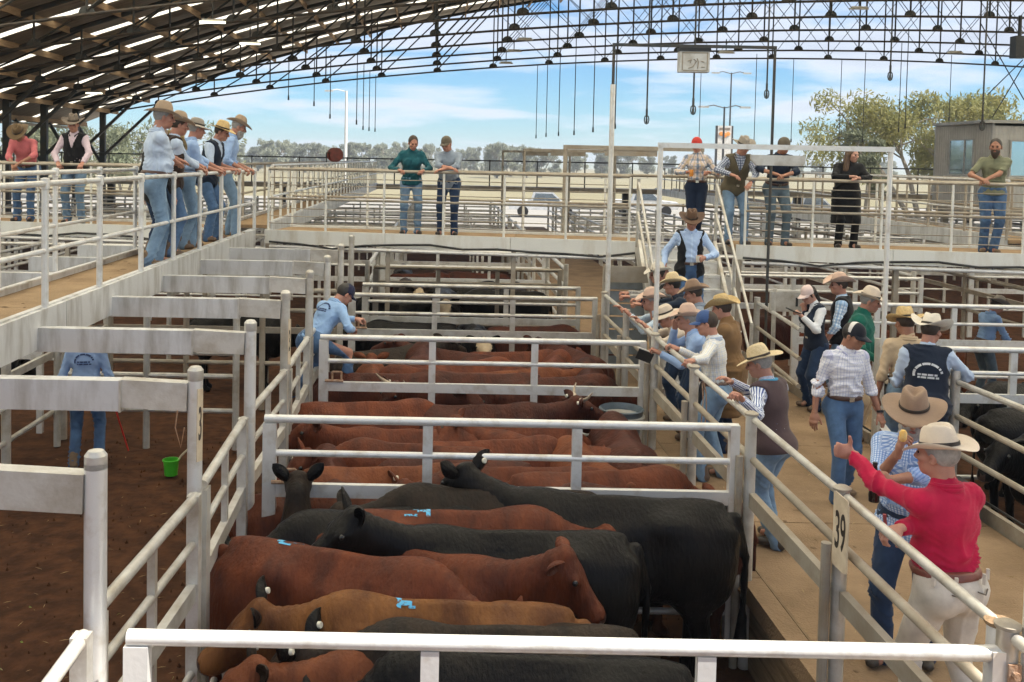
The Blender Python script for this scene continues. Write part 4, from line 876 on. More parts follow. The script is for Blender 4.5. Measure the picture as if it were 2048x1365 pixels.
def cow(label, x, y, rz, coatm, neck=(0, 1.38), pitch=-.45, hturn=0, hroll=0, h=.034, size=1.0, tags=(0, 0), horns=False, paint=(), earm=None, group=None, face=None, ears_up=.25, fat=1.0, facecol=None, name='steer', z=0):
    key = (tuple(neck), round(pitch, 2), round(hturn, 2), h, fat)
    a = neck[0] + hturn
    hd = np.array((math.cos(a) * math.cos(pitch), math.sin(a) * math.cos(pitch), math.sin(pitch))); rt = np.array((-math.sin(a), math.cos(a), 0)); up = np.cross(hd, rt)
    if key not in COWBODY:
        f, poll, d = cow_field(h, neck, fat=fat); head_prims(f, poll, hd, up, rt); P, Fq = f.mesh(); Nn = vnormals(P, Fq)
        nz = np.sin(P[:, 0] * 9 + 2 * np.sin(P[:, 2] * 7)) * np.sin(P[:, 2] * 8 + P[:, 1] * 6); ok = (P[:, 2] > .7) & (P[:, 0] < .6)
        P = P + Nn * (nz * .006 * ok)[:, None]
        wr = (P[:, 0] > .62) & (P[:, 2] > .75) & (np.abs(P[:, 0] - .62) < .36); P = P + Nn * (np.sin(P[:, 0] * 120) * .003 * wr)[:, None]
        COWBODY[key] = (P, Fq, poll, {})
    P, Fq, poll, cache = COWBODY[key]
    if coatm.name not in cache: cache[coatm.name] = qmesh('beast', P, Fq, coatm)
    o = link(bpy.data.objects.new(name, cache[coatm.name])); o.location = (x, y, z); o.rotation_euler = (0, 0, rz); o.scale = (size,) * 3
    props(o, label, name, group)
    em = earm or coatm
    if ('ear', em.name) not in CACHE: CACHE[('ear', em.name)] = ear_mesh(em)
    for i, s in enumerate((-1, 1)):
        e = link(bpy.data.objects.new('ear', CACHE[('ear', em.name)]), o)
        ed = rt * s * .86 + up * ears_up - hd * .30; ed /= np.linalg.norm(ed); zc = hd * .75 + up * .2; zc -= ed * (zc @ ed); zc /= np.linalg.norm(zc); xa = np.cross(ed, zc)
        b = poll + rt * s * .085 + up * .0 - hd * .005; e.matrix_local = Matrix.Translation(b) @ Matrix(np.stack([xa, ed, zc], 1).tolist()).to_4x4()
        if tags[i]:
            k = ('tag', tags[i])
            if k not in CACHE: CACHE[k] = TAGME.mesh('tag', TAG if tags[i] == 1 else TAGY)
            g = link(bpy.data.objects.new('ear_tag', CACHE[k]), e); g.location = (0, .10, -.024); g.rotation_euler = (-.1, 0, 0); g.scale = (1.3,) * 3
        if 'eyeball' not in CACHE: CACHE['eyeball'] = ballq((0, 0, 0), .021, 7).mesh('eye', EYEM)
        y_ = link(bpy.data.objects.new('eye', CACHE['eyeball']), o); y_.location = poll + hd * .135 + rt * s * .118 + up * .0
    if horns:
        if 'horn' not in CACHE: CACHE['horn'] = MB().path([(0, 0, 0), (0, .08, .02), (.01, .14, .07), (.02, .17, .14)], [.026, .022, .015, .004], 10).mesh('horn', HORN)
        for s in (-1, 1):
            g = link(bpy.data.objects.new('horn', CACHE['horn']), o); b = poll + rt * s * .07 + up * .045; xa, ya, za = hd, rt * s, up
            g.matrix_local = Matrix.Translation(b) @ Matrix(np.stack([xa, ya, za], 1).tolist()).to_4x4()
    # muzzle skin, a thin cap of the same surface
    mz = poll + hd * .46 - up * .075; sel = np.linalg.norm(P - mz, axis=1) < .075
    def skin(nm, sel, m, off):
        keep = sel[Fq].all(1); fq = Fq[keep]
        if len(fq) == 0: return
        u = np.unique(fq); mp_ = np.full(len(P), -1); mp_[u] = np.arange(len(u)); Nn = vnormals(P, Fq)[u]
        link(bpy.data.objects.new(nm, qmesh(nm, P[u] + Nn * off, mp_[fq], m)), o)
    skin('muzzle', sel, facecol or NOSEM, .003)
    if face: skin('face_blaze', (np.linalg.norm(P - (poll + hd * .22 + up * .02), axis=1) < .26) & ((P - poll) @ up > -.16), face, .004)
    for (bx, by, ln, wd) in paint:
        ii = (P[:, 2] > 1.1) & (np.sin(P[:, 0] * 75) + np.sin(P[:, 1] * 66 + P[:, 0] * 38) > -.75) & (np.abs(P[:, 0] - bx) < ln) & (np.abs(P[:, 1] - by) < wd); skin('paint_mark', ii, BLUE, .004)
    return o
# ------------------------------------------------------------------ the near pen
H0 = .021
def B(px, py, zc=1.36): p = on(px, py, zc); return p.x, p.y
# rz: heading of the head end, 0 = towards +X (right), pi = left, pi/2 = away from the camera
G1 = 'cattle in the nearest pen'
cow('glossy black steer side on, head left and rump by the walkway wall', 1.22, 6.90, PI - .06, BLK, (-.35, 1.44), -.55, -.4, 0, H0, 1.02, (1, 0), ears_up=.62, group=G1, fat=1.0)
cow('black steer facing left with raised ears behind the red backs', .46, 6.34, PI + .05, BLK, (.15, 1.48), -.50, .2, 0, H0, .98, ears_up=.75, group=G1)
cow('tan red steer with its big rump against the left rails and a blue mark', -.52, 5.86, -.34, RED, (-.1, 1.12), -.55, -.1, 0, H0, 1.0, paint=((-.42, .02, .10, .05),), group=G1, ears_up=.1)
cow('red steer with wrinkled neck and head turned right, blue mark on its back', -.10, 6.16, -.40, RED, (.1, 1.48), -.85, .05, 0, H0, .93, paint=((-.45, .0, .08, .05), (-.22, .02, .06, .05)), group=G1, ears_up=-.2)
cow('ginger brown steer with head to the left behind the front gate rail', -.02, 5.36, PI - .03, ORNG, (-.1, 1.24), -.6, .2, 0, H0, .96, (1, 0), earm=BLK, paint=((.12, .02, .09, .04),), group=G1, ears_up=.5)
cow('dark brown steer pressed against the ginger one, black ear with white tag', .28, 5.04, PI + .04, BRN, (-.2, 1.20), -.6, -.2, 0, H0, .97, (1, 1), earm=BLK, group=G1, ears_up=.6)
cow('black calf standing away in the left corner with ears spread', -.99, 6.56, PI / 2 + .05, BRN, (.05, 1.72, .08), -.35, 0, 0, H0, .82, earm=BLK, group=G1, ears_up=.85)
cow('black steer at the back of the pen, only its back in view', .35, 6.98, PI + .02, BRN, (.1, 1.2), -.6, 0, 0, .03, 1.02, group=G1)
cow('red steer with a blue mark between two black backs', .18, 6.62, 0.03, RED, (.1, 1.18), -.8, 0, 0, .03, 1.0, paint=((-.30, .0, .10, .06),), group=G1)
cow('black steer with a white ear tag low behind the tan rump', -.42, 6.72, PI + .3, BLK, (.2, 1.16), -.6, 0, 0, .03, .97, (0, 1), group=G1, ears_up=.7)
cow('brown faced steer with an open tagged ear at the left rails', -.02, 4.98, PI + .1, REDT, (.15, 1.34), -.35, .15, 0, H0, .88, (1, 0), earm=BRN, group=G1, ears_up=.6)
cow('black steer with lowered head at the bottom left under the gate rail', -.12, 4.52, PI + .32, BLK, (.1, 1.12), -.75, 0, 0, H0, .84, (0, 1), group=G1, ears_up=.25)
cow('black steer with a long back under the front gate rail', .42, 4.66, PI - .03, BLK, (.1, 1.05), -.7, 0, 0, H0, 1.0, (1, 0), group=G1, ears_up=.5)
cow('dark brown steer with its broad back along the bottom of the picture', .55, 4.28, -.03, BRN, (0, 1.0), -.7, 0, 0, H0, 1.0, group=G1)
# ------------------------------------------------------------------ second and third pens: the red cattle
rr = random.Random(11)
POSES = [((.0, 1.30), -.55, 0), ((.45, 1.26), -.5, .2), ((-.45, 1.2), -.6, -.2), ((.1, 1.05), -.8, 0), ((-.1, 1.42), -.35, .3)]
def pen_cattle(list_, penname, grp, mats, h=.034):
    for i, (x, y, rz, pi_, m, kw, desc) in enumerate(list_):
        nk, pt, ht = POSES[pi_]
        cow(desc + ', ' + penname, x, y, rz, m, nk, pt, ht, 0, h, rr.uniform(.86, .96), group=grp, **kw)
K = {}
pen_cattle([
 (-.35, 7.95, .06, 3, REDT, K, 'tan red steer with its back along the gate, left'),
 (.62, 7.95, PI + .1, 1, RED, dict(tags=(1, 0)), 'red steer with a round white tag facing left'),
 (1.38, 7.75, .12, 3, RED, K, 'red steer at the right end near the wall'),
 (-.25, 8.6, PI - .1, 1, RED, dict(ears_up=.5), 'red steer with a lit ear at the left rails'),
 (.55, 8.75, .15, 2, RED, K, 'red steer lengthways in the middle'),
 (1.35, 8.35, PI / 2 + .3, 3, REDT, K, 'red steer showing its round rump right of the middle'),
 (-.30, 9.2, PI + .12, 4, RED, dict(ears_up=.2), 'red steer with head over its neighbour on the left'),
 (.75, 9.3, .1, 3, RED, K, 'red steer with a long straight back behind the middle'),
 (.5, 9.95, .05, 4, REDD, dict(horns=True, tags=(1, 1)), 'horned dark red steer facing right'),
 (-.65, 9.9, .08, 3, RED, K, 'red steer in the far left corner'),
 (.1, 8.3, PI + .05, 3, REDD, K, 'dark red steer wedged between the others near the middle'),
 (1.0, 8.9, PI - .4, 4, RED, dict(tags=(0, 1)), 'red steer with raised tagged ear right of the middle'),
 (-.9, 8.2, PI / 2 + .2, 3, REDD, K, 'dark red steer facing away along the left rails'),
 (1.75, 9.1, PI / 2, 3, REDD, K, 'dark red steer facing away along the walkway wall'),
 (1.55, 7.42, PI - .05, 3, REDD, K, 'dark red steer lying close to the gate on the right'),
 (-.75, 7.42, .02, 3, RED, K, 'red steer rubbing on the gate at far left'),
], 'second pen', 'red cattle in the second pen', None)
pen_cattle([
 (-.55, 11.1, -.1, 2, REDD, K, 'dark red steer nearest the gate on the left'),
 (.42, 11.2, PI + .15, 1, REDD, dict(horns=True, tags=(1, 0)), 'horned dark red steer with a white tag'),
 (1.45, 11.3, .2, 3, REDD, K, 'dark red steer with a broad side on the right'),
 (1.85, 11.9, PI / 2 - .1, 3, REDD, K, 'dark red steer standing away at the right rails'),
 (-.8, 11.9, PI / 2 + .1, 0, REDT, K, 'tan red steer facing away at the left'),
 (-.35, 12.3, PI / 2 - .2, 3, REDT, K, 'tan red steer with a rounded rump beside the tan one'),
 (.35, 12.2, .3, 2, RED, K, 'red steer in the middle of the crowd'),
 (1.0, 12.4, PI - .2, 1, REDD, K, 'dark red steer behind the horned one'),
 (.15, 13.1, PI - .5, 4, REDD, dict(ears_up=0), 'dark red steer with head raised over the crowd'),
 (-.7, 13.1, .5, 4, BRN, K, 'brown steer by the far left corner'),
 (1.1, 13.2, .1, 0, RED, dict(tags=(1, 0)), 'red steer near the far gate on the right'),
 (-.1, 11.7, PI - .3, 3, RED, K, 'red steer between the two horned ones'),
 (.9, 11.75, .35, 0, REDT, K, 'tan red steer angled away right of the middle'),
 (-.2, 12.75, PI / 2, 3, REDD, K, 'dark red steer facing away behind the tan rumps'),
 (1.5, 12.5, PI / 2 - .3, 3, RED, K, 'red steer facing away near the right rails'),
 (1.8, 13.1, PI / 2 + .4, 0, REDD, K, 'dark red steer in the far right corner'),
], 'third pen', 'red cattle in the third pen', None, .04)
pen_cattle([
 (.55, 14.8, -PI / 2 + .1, 0, BLK, dict(face=PALE, facecol=PALE), 'black steer with a cream face looking at the camera'),
 (-.5, 14.9, PI, 1, BLK, dict(tags=(2, 0)), 'black steer with a yellow tag facing left'),
 (1.5, 14.9, .1, 2, REDD, K, 'dark red steer facing right'),
], 'fourth pen', 'cattle in the fourth pen', None, .04)
pen_cattle([
 (-.75, 18.3, .1, 1, BLK, K, 'black steer with its side to the gate on the left'),
 (.1, 18.2, -PI / 2, 0, BLK, dict(face=PALE, facecol=PALE), 'black steer with a pale face to the camera'),
 (1.2, 18.4, PI, 2, BLK, K, 'black steer with its side to the gate on the right'),
 (-.6, 19.7, -PI / 2 + .2, 0, BRN, dict(face=PALE, facecol=PALE), 'brown steer with a cream face on the left'),
 (.6, 19.8, .3, 3, BLK, K, 'black steer behind the pale faced one'),
 (1.6, 19.9, PI / 2, 3, BRN, K, 'brown steer facing away on the right'),
 (-.4, 21.8, .2, 1, REDD, K, 'dark red steer far back on the left'),
 (.8, 22, PI, 0, REDD, dict(face=PALE, facecol=PALE), 'dark red pale faced steer far back'),
 (-.9, 23.3, PI / 2, 3, BLK, K, 'black steer at the back of the group'),
], 'pen under the cross catwalk', 'cattle in the pens beyond the cross catwalk', None, .045)
# right hand pens and outer left pens
pen_cattle([
 (6.6, 10.2, .05, 3, BLK, K, 'black steer along the near gate'), (7.9, 9.6, PI / 2, 0, BLK, K, 'black steer facing away beside the lane fence'), (6.3, 9.2, PI - .1, 1, BLK, K, 'black steer facing left near the walkway'),
 (7.6, 8.6, .2, 3, BLK, K, 'black steer nearest the camera'), (6.2, 8.2, .1, 0, BLK, K, 'black steer behind the brown hat'), (7.0, 11.3, PI + .1, 1, BLK, K, 'black steer with a broad back past the gate'), (8.0, 12.1, .1, 3, BLK, K, 'black steer in the far right corner'),
 (6.1, 12.3, PI / 2 - .2, 3, BLK, K, 'black steer behind the green jacket'), (6.3, 14.8, .1, 3, RED, K, 'red steer with its back along the second gate'), (7.3, 15.0, PI, 1, REDT, K, 'tan red steer facing left past the second gate'), (5.9, 16.0, .15, 0, REDD, K, 'dark red steer behind the pink cap'),
], 'right hand pens', 'cattle in the right hand pens', None, .045)
pen_cattle([
 (-6.5, 12.9, .1, 3, BLK, K, 'black steer under the beams'), (-7.2, 15.2, PI, 1, BLK, K, 'black steer beyond the gates'), (-6.0, 11.2, PI / 2, 3, BLK, K, 'black steer at the lane fence'), (-10.3, 12.8, .1, 0, BLK, K, 'black steer in the outer pen'), (-9.8, 15.6, PI, 3, BLK, K, 'black steer at the back of the outer pen'), (-10.8, 11.6, .3, 1, BLK, K, 'black steer at the outer pen gate'), (-3.2, 15.6, .1, 3, BLK, K, 'black steer beyond the end of the dirt lane'),
], 'left hand pens', 'cattle in the left hand pens', None, .045)
# ================================================================== PEOPLE
def skinm(n, c, c2): return pm(n, c, c2, 9, .5, 0, .06, 60, lo=.4, hi=.7, spec=.35)
SKIN = skinm('ruddy_skin', (.46, .235, .165), (.38, .165, .115)); SKINT = skinm('tanned_skin', (.36, .18, .115), (.29, .13, .085)); SKINL = skinm('fair_skin', (.52, .29, .215), (.45, .225, .165))
LIPS = pm('lips', (.30, .10, .08), None, 9, .4)
HAIRB = pm('brown_hair', (.05, .03, .018), (.03, .018, .012), 30, .6, stretch=(3, 3, .6)); HAIRG = pm('grey_hair', (.34, .32, .30), (.22, .21, .20), 30, .6); HAIRD = pm('dark_hair', (.015, .012, .01), (.025, .018, .014), 30, .5); HAIRL = pm('long_auburn_hair', (.11, .06, .03), (.065, .035, .018), 14, .5, stretch=(6, 6, .5))
def cl(n, c, k=.78, b=.25, r=.85): return pm(n, c, tuple(x * k for x in c), 7, r, 0, b, 14, .12, spec=.2, lo=.35, hi=.7)
JEAN = cl('blue_denim', (.085, .16, .30), .55); JEANL = cl('faded_denim', (.20, .31, .45), .55); JEAND = cl('dark_denim', (.025, .05, .11), .6); NAVYT = cl('navy_trousers', (.012, .017, .03)); WHITET = cl('dusty_white_jeans', (.62, .57, .50), .72); GREYJ = cl('grey_blue_jeans', (.13, .18, .22), .6); BLACKT = cl('black_trousers', (.012, .011, .012))
BOOT = pm('brown_leather_boot', (.085, .05, .03), (.16, .11, .075), 9, .55); BOOTD = pm('dark_leather_boot', (.025, .018, .014), (.07, .055, .04), 9, .5); BOOTT = pm('tan_suede_boot', (.22, .15, .09), (.15, .1, .06), 9, .8)
BELT = pm('brown_belt', (.07, .03, .02), None, 9, .45); BELTR = pm('red_brown_belt', (.20, .06, .04), None, 9, .45); BUCKLE = pm('steel_buckle', (.6, .58, .52), None, 9, .25, .9)
LBLUE = cl('light_blue_shirt', (.33, .47, .74), .82); LBLUE2 = cl('sky_blue_shirt', (.30, .46, .72), .82); PALEB = cl('pale_blue_shirt', (.50, .60, .76), .85); REDS = cl('crimson_work_shirt', (.50, .010, .055), .72, .3); PINK = cl('coral_pink_shirt', (.60, .17, .18), .8); PALEPK = cl('pale_pink_shirt', (.62, .50, .56), .85)
NAVY = cl('navy_cloth', (.014, .022, .042)); BLACKC = cl('black_cloth', (.012, .012, .014)); BROWNV = cl('plum_brown_vest', (.085, .055, .058), .8); TEAL = cl('teal_pullover', (.016, .10, .125), .75); GREYS = cl('grey_blue_work_shirt', (.28, .33, .40), .8); GREENJ = cl('bottle_green_jacket', (.012, .13, .095), .75); BEIGE = cl('sand_shirt', (.56, .43, .29), .82); OLIVE = cl('olive_tee', (.20, .205, .13), .8); OLVV = cl('olive_brown_vest', (.115, .095, .06), .75); BRNC = cl('tan_brown_coat', (.22, .125, .055), .8); WHITES = cl('white_sleeve', (.68, .70, .74), .9); CREAMC = cl('cream_sleeve', (.62, .53, .44), .85); DKNAVY = cl('deep_navy_shirt', (.018, .028, .05))
CHKW = cloth_pattern('white_window_check', (.74, .74, .78), (.36, .38, .58), 'check', .030, .16); CHKB = cloth_pattern('blue_gingham', (.62, .72, .88), (.12, .25, .58), 'check', .017, .42); PLAIDW = cloth_pattern('cream_plaid', (.70, .69, .66), (.40, .47, .60), 'check', .040, .12, (.55, .50, .36)); STRB = cloth_pattern('navy_stripe', (.72, .76, .84), (.045, .08, .26), 'stripe', .024, .45); STRL = cloth_pattern('fine_blue_stripe', (.52, .65, .86), (.22, .36, .66), 'stripe', .016, .35); PLAIDR = cloth_pattern('bold_blue_plaid', (.62, .54, .54), (.13, .20, .30), 'check', .105, .22, (.55, .42, .26)); CHKN = cloth_pattern('navy_white_check', (.62, .66, .74), (.03, .05, .12), 'check', .036, .5); STRG = cloth_pattern('grey_stripe', (.45, .43, .40), (.18, .17, .16), 'stripe', .02, .45); CHKS = cloth_pattern('sky_check', (.70, .78, .84), (.20, .36, .60), 'check', .04, .4); PRINT = cloth_pattern('pale_blue_print', (.56, .66, .76), (.30, .42, .55), 'check', .02, .3)
def felt(n, c): return pm(n, c, tuple(x * .86 for x in c), 5, .9, 0, .12, 50, .2, spec=.15)
STRAW = pm('woven_straw', (.60, .44, .21), (.46, .32, .14), 60, .75, 0, .3, 90); STRAWP = pm('pale_straw', (.66, .54, .34), (.54, .42, .24), 60, .75, 0, .3, 90); FTAN = felt('tan_felt', (.40, .30, .21)); FCREAM = felt('cream_felt', (.66, .56, .45)); FPINK = felt('rose_beige_felt', (.60, .43, .34)); FBRN = felt('brown_felt', (.125, .072, .045)); FFAWN = felt('fawn_felt', (.30, .205, .14)); FGREY = felt('grey_felt', (.34, .30, .25)); FOLV = felt('olive_brown_felt', (.15, .10, .055)); FWHT = felt('white_felt', (.72, .66, .56)); BAND = pm('dark_hat_band', (.03, .02, .015), None, 9, .6)
CAPR = felt('red_cap_cloth', (.55, .06, .05)); CAPN = felt('navy_cap_cloth', (.02, .022, .055)); CAPB = felt('blue_cap_cloth', (.055, .10, .24)); CAPP = felt('pale_pink_cap_cloth', (.70, .55, .52)); CAPK = felt('black_cap_cloth', (.02, .022, .03)); CAPG = felt('camo_cap_cloth', (.14, .12, .09)); WMESH = felt('white_mesh', (.66, .64, .62))

HANDS = {}
def hand_q(pose, right):
    k = (pose, right)
    if k in HANDS: return HANDS[k]
    cu, sp, th = {'relaxed': ((.30, .35, .25), .02, (-.55, .75, -.35)), 'grip': ((.75, .95, .6), .015, (-.55, .55, -.62)), 'flat': ((.12, .12, .1), .03, (-.6, .75, -.2)), 'thumb': ((1.45, 1.5, .9), 0, (-.97, .12, .2)), 'hold': ((.9, .9, .6), .0, (-.2, .75, -.65))}[pose]
    f = Field((-.13, -.035, -.12), (.09, .21, .075), .0055)
    f.ell((0, .048, 0), (.041, .052, .0165), .01).cap((-.028, .08, .002), (.03, .076, 0), .0135, .012, .012).cap((0, -.03, 0), (0, .03, 0), .027, .029, .015, flat=((0, 0, 1), 1.3)).ell((-.026, .03, -.008), (.02, .034, .017), .012)
    for i, (x, l) in enumerate(((-.029, .070), (-.0095, .079), (.0105, .073), (.029, .057))):
        p = np.array((x, .084 - .006 * abs(i - 1), 0)); a = 0
        for j, fr in enumerate((.44, .31, .25)):
            a += cu[j] * (1 + .08 * i); q = p + l * fr * np.array(((i - 1.4) * sp, math.cos(a), -math.sin(a))); f.cap(p, q, .0095 - .001 * j - (.001 if i == 3 else 0), .0088 - .001 * j, .004); p = q
    t = np.array(th, float); t /= np.linalg.norm(t); b = np.array((-.034, .022, -.006)); m = b + t * .036; e = m + (t * .85 + np.array((.12, .3, 0))) * .034
    f.cap(b, m, .0145, .0115, .01).cap(m, e, .0112, .009, .004)
    P, Fq = f.mesh()
    if not right: P = P * (-1, 1, 1); Fq = Fq[:, ::-1]
    HANDS[k] = (P, Fq); return HANDS[k]
HEADS = {}
def head_q(h, woman=False):
    k = (h, woman)
    if k in HEADS: return HEADS[k]
    f = Field((-.115, -.135, -.24), (.115, .155, .15), h); j = .9 if woman else 1
    f.ell((0, -.012, .028), (.077, .098, .098), .03).ell((0, .03, -.055), (.060 * j, .068, .066), .03).cap((0, -.03, -.08), (0, -.045, -.23), .058 * j, .064 * j, .03)
    f.ell((0, .066, -.094), (.026 * j, .022, .02), .02).cap((-.035, .08, .024), (.035, .08, .024), .013, .013, .018)
    for s in (-1, 1):
        f.ell((s * .032, .098, .006), (.017, .014, .011), .012, op='sub'); f.ell((s * .045, .062, -.02), (.024, .028, .022), .02)
        f.ell((s * .080, -.008, -.012), (.009, .022, .033), .008, rotz(-s * .35)); f.ell((s * .088, .002, -.012), (.005, .010, .016), .006, op='sub')
    f.cap((0, .092, .014), (0, .116, -.026), .009, .0125, .012); f.ell((0, .104, -.033), (.0185, .013, .010), .008)
    f.ell((0, .088, -.058), (.026, .012, .0065), .008).ell((0, .086, -.069), (.022, .012, .007), .008); f.cap((-.022, .1, -.0635), (.022, .1, -.0635), .003, .003, .004, op='sub')
    HEADS[k] = f.mesh(); return HEADS[k]
def hat_mesh(kind, m):
    k = ('hat', kind, m.name)
    if k in CACHE: return CACHE[k]
    br, ch, cs, fd, taper = {'western': (.185, .125, .055, .022, .80), 'flat': (.195, .12, .018, .022, .86), 'wide': (.180, .12, .04, .03, .84), 'akubra': (.192, .125, .03, .03, .82), 'curl': (.19, .12, .085, .03, .8), 'floppy': (.165, .10, -.02, .02, .9)}[kind]
    n = 40; th = np.arange(n) * 2 * PI / n; sx, cy_ = np.sin(th), np.cos(th); rx, ry = .084, .103; rings = []
    for r, z in ((.02, .80), (.35, .86), (.62, 1.0), (.84, .99), (.95, .88), (.985, .55), (1.0, .18), (1.0, .02)):
        tz = z; tp = 1 - (1 - taper) * max(0, tz - .1) / .9
        x = rx * r * tp * sx; y = ry * r * tp * cy_; zz_ = np.full(n, ch * z)
        fr = np.clip(y / ry, 0, 1)
        if z > .5: x = x * (1 - .30 * fr * (z - .5) * 2 * .8); zz_ = zz_ - .022 * np.exp(-(x / .028) ** 2) * (z > .75) - .008 * fr
        rings.append(np.stack([x, y, zz_], 1))
    for t in (.12, .35, .6, .82, 1.0):
        R_ = 1 + t * (br / .093 - 1); wob = .004 * np.sin(3 * th + 1) * t
        rings.append(np.stack([(rx + (br - .093) * t) * sx, (ry + (br - .088) * t) * cy_, cs * np.abs(sx) ** 1.6 * t ** 1.7 - fd * np.maximum(cy_, 0) ** 1.5 * t ** 1.2 - fd * .6 * np.maximum(-cy_, 0) ** 1.5 * t + wob], 1))
    for t in (1.0, .6, .12):
        rings.append(np.stack([(rx + (br - .093) * t) * sx, (ry + (br - .088) * t) * cy_, cs * np.abs(sx) ** 1.6 * t ** 1.7 - fd * np.maximum(cy_, 0) ** 1.5 * t ** 1.2 - fd * .6 * np.maximum(-cy_, 0) ** 1.5 * t - .006], 1))
    rings.append(np.stack([rx * .97 * sx, ry * .97 * cy_, np.full(n, .01)], 1)); rings.append(np.stack([rx * .8 * sx, ry * .8 * cy_, np.full(n, ch * .6)], 1))
    V = np.concatenate(rings); kk = len(rings); Fq = [(i * n + j, (i + 1) * n + j, (i + 1) * n + (j + 1) % n, i * n + (j + 1) % n) for i in range(kk - 1) for j in range(n)] + [tuple(range(n))]
    a = MB().add(V, Fq).mesh('hat', m, 75)
    rb = [np.stack([rx * q * sx, ry * q * cy_, np.full(n, z)], 1) for q, z in ((1.0, .004), (1.035, .006), (1.03, .024), (.99, .026))]
    b = MB().add(np.concatenate(rb), [(i * n + j, (i + 1) * n + j, (i + 1) * n + (j + 1) % n, i * n + (j + 1) % n)[::-1] for i in range(3) for j in range(n)]).mesh('hat_band', BAND, 60)
    CACHE[k] = (a, b); return CACHE[k]
def cap_mesh(m, vis, back=None):
    k = ('cap', m.name, vis.name, back and back.name)
    if k in CACHE: return CACHE[k]
    n = 32; th = np.arange(n) * 2 * PI / n; sx, cy_ = np.sin(th), np.cos(th); rx, ry = .086, .105; rings = [np.stack([rx * math.sin(a) * sx, ry * math.sin(a) * cy_ + .0, .105 * math.cos(a) * np.ones(n) - .01 + .006 * np.maximum(cy_, 0) * math.sin(2 * a)], 1) for a in np.linspace(.06, PI / 2 + .12, 9)]
    Fq = [(i * n + j, (i + 1) * n + j, (i + 1) * n + (j + 1) % n, i * n + (j + 1) % n) for i in range(8) for j in range(n)] + [tuple(range(n))]
    me = MB().add(np.concatenate(rings), Fq).mesh('cap', m, 75)
    if back:
        me.materials.append(back)
        for p in me.polygons:
            if p.center.y < -.0 and p.center.z > .005: p.material_index = 1
    V = []; nn = 13
    for lay in (0, -.005):
        for i in range(nn):
            a = -1.15 + 2.3 * i / (nn - 1); V.append((rx * 1.0 * math.sin(a), ry * math.cos(a), -.012 + lay)); V.append((rx * 1.02 * math.sin(a), ry * math.cos(a) + .075 * math.cos(a * 1.2) ** .7, -.026 - .012 * abs(math.sin(a)) + lay))
    F2 = []
    for i in range(nn - 1):
        a = 2 * i; F2 += [(a, a + 2, a + 3, a + 1), (2 * nn + a, 2 * nn + a + 1, 2 * nn + a + 3, 2 * nn + a + 2), (a + 1, a + 3, 2 * nn + a + 3, 2 * nn + a + 1)]
    CACHE[k] = (me, MB().add(V, F2).mesh('visor', vis, 60)); return CACHE[k]
def ik(S, T, l1, l2, pole):
    S, T, pole = (np.array(q, float) for q in (S, T, pole)); d = T - S; D = np.linalg.norm(d)
    if D > (l1 + l2) * .985: T = S + d / D * (l1 + l2) * .985; d = T - S; D = np.linalg.norm(d)
    D = max(D, abs(l1 - l2) + .02); u = d / np.linalg.norm(d); a = (l1 * l1 - l2 * l2 + D * D) / (2 * D); hh = math.sqrt(max(l1 * l1 - a * a, 0)); p = pole - u * (pole @ u); p /= max(np.linalg.norm(p), 1e-6)
    return S + u * a + p * hh, T
def wrinkle(P, Nn, amp, f, seed, mask=1.0):
    r = np.random.default_rng(seed); d1, d2, d3 = (r.normal(size=3) for _ in range(3)); d1[2] = abs(d1[2]) + .8
    w_ = np.sin(P @ d1 * f * .55 + 2.2 * np.sin(P @ d2 * f * .35 + 1) + 1.0 * np.sin(P @ d3 * f * .6)) ; w_ = ((1 - np.abs(w_)) ** 2.2 * 1.7 - .55) * (.45 + .55 * np.sin(P @ d2 * f * .24 + r.random() * 6)) 
    return P + Nn * (w_ * amp * mask)[:, None]
PN = [0]
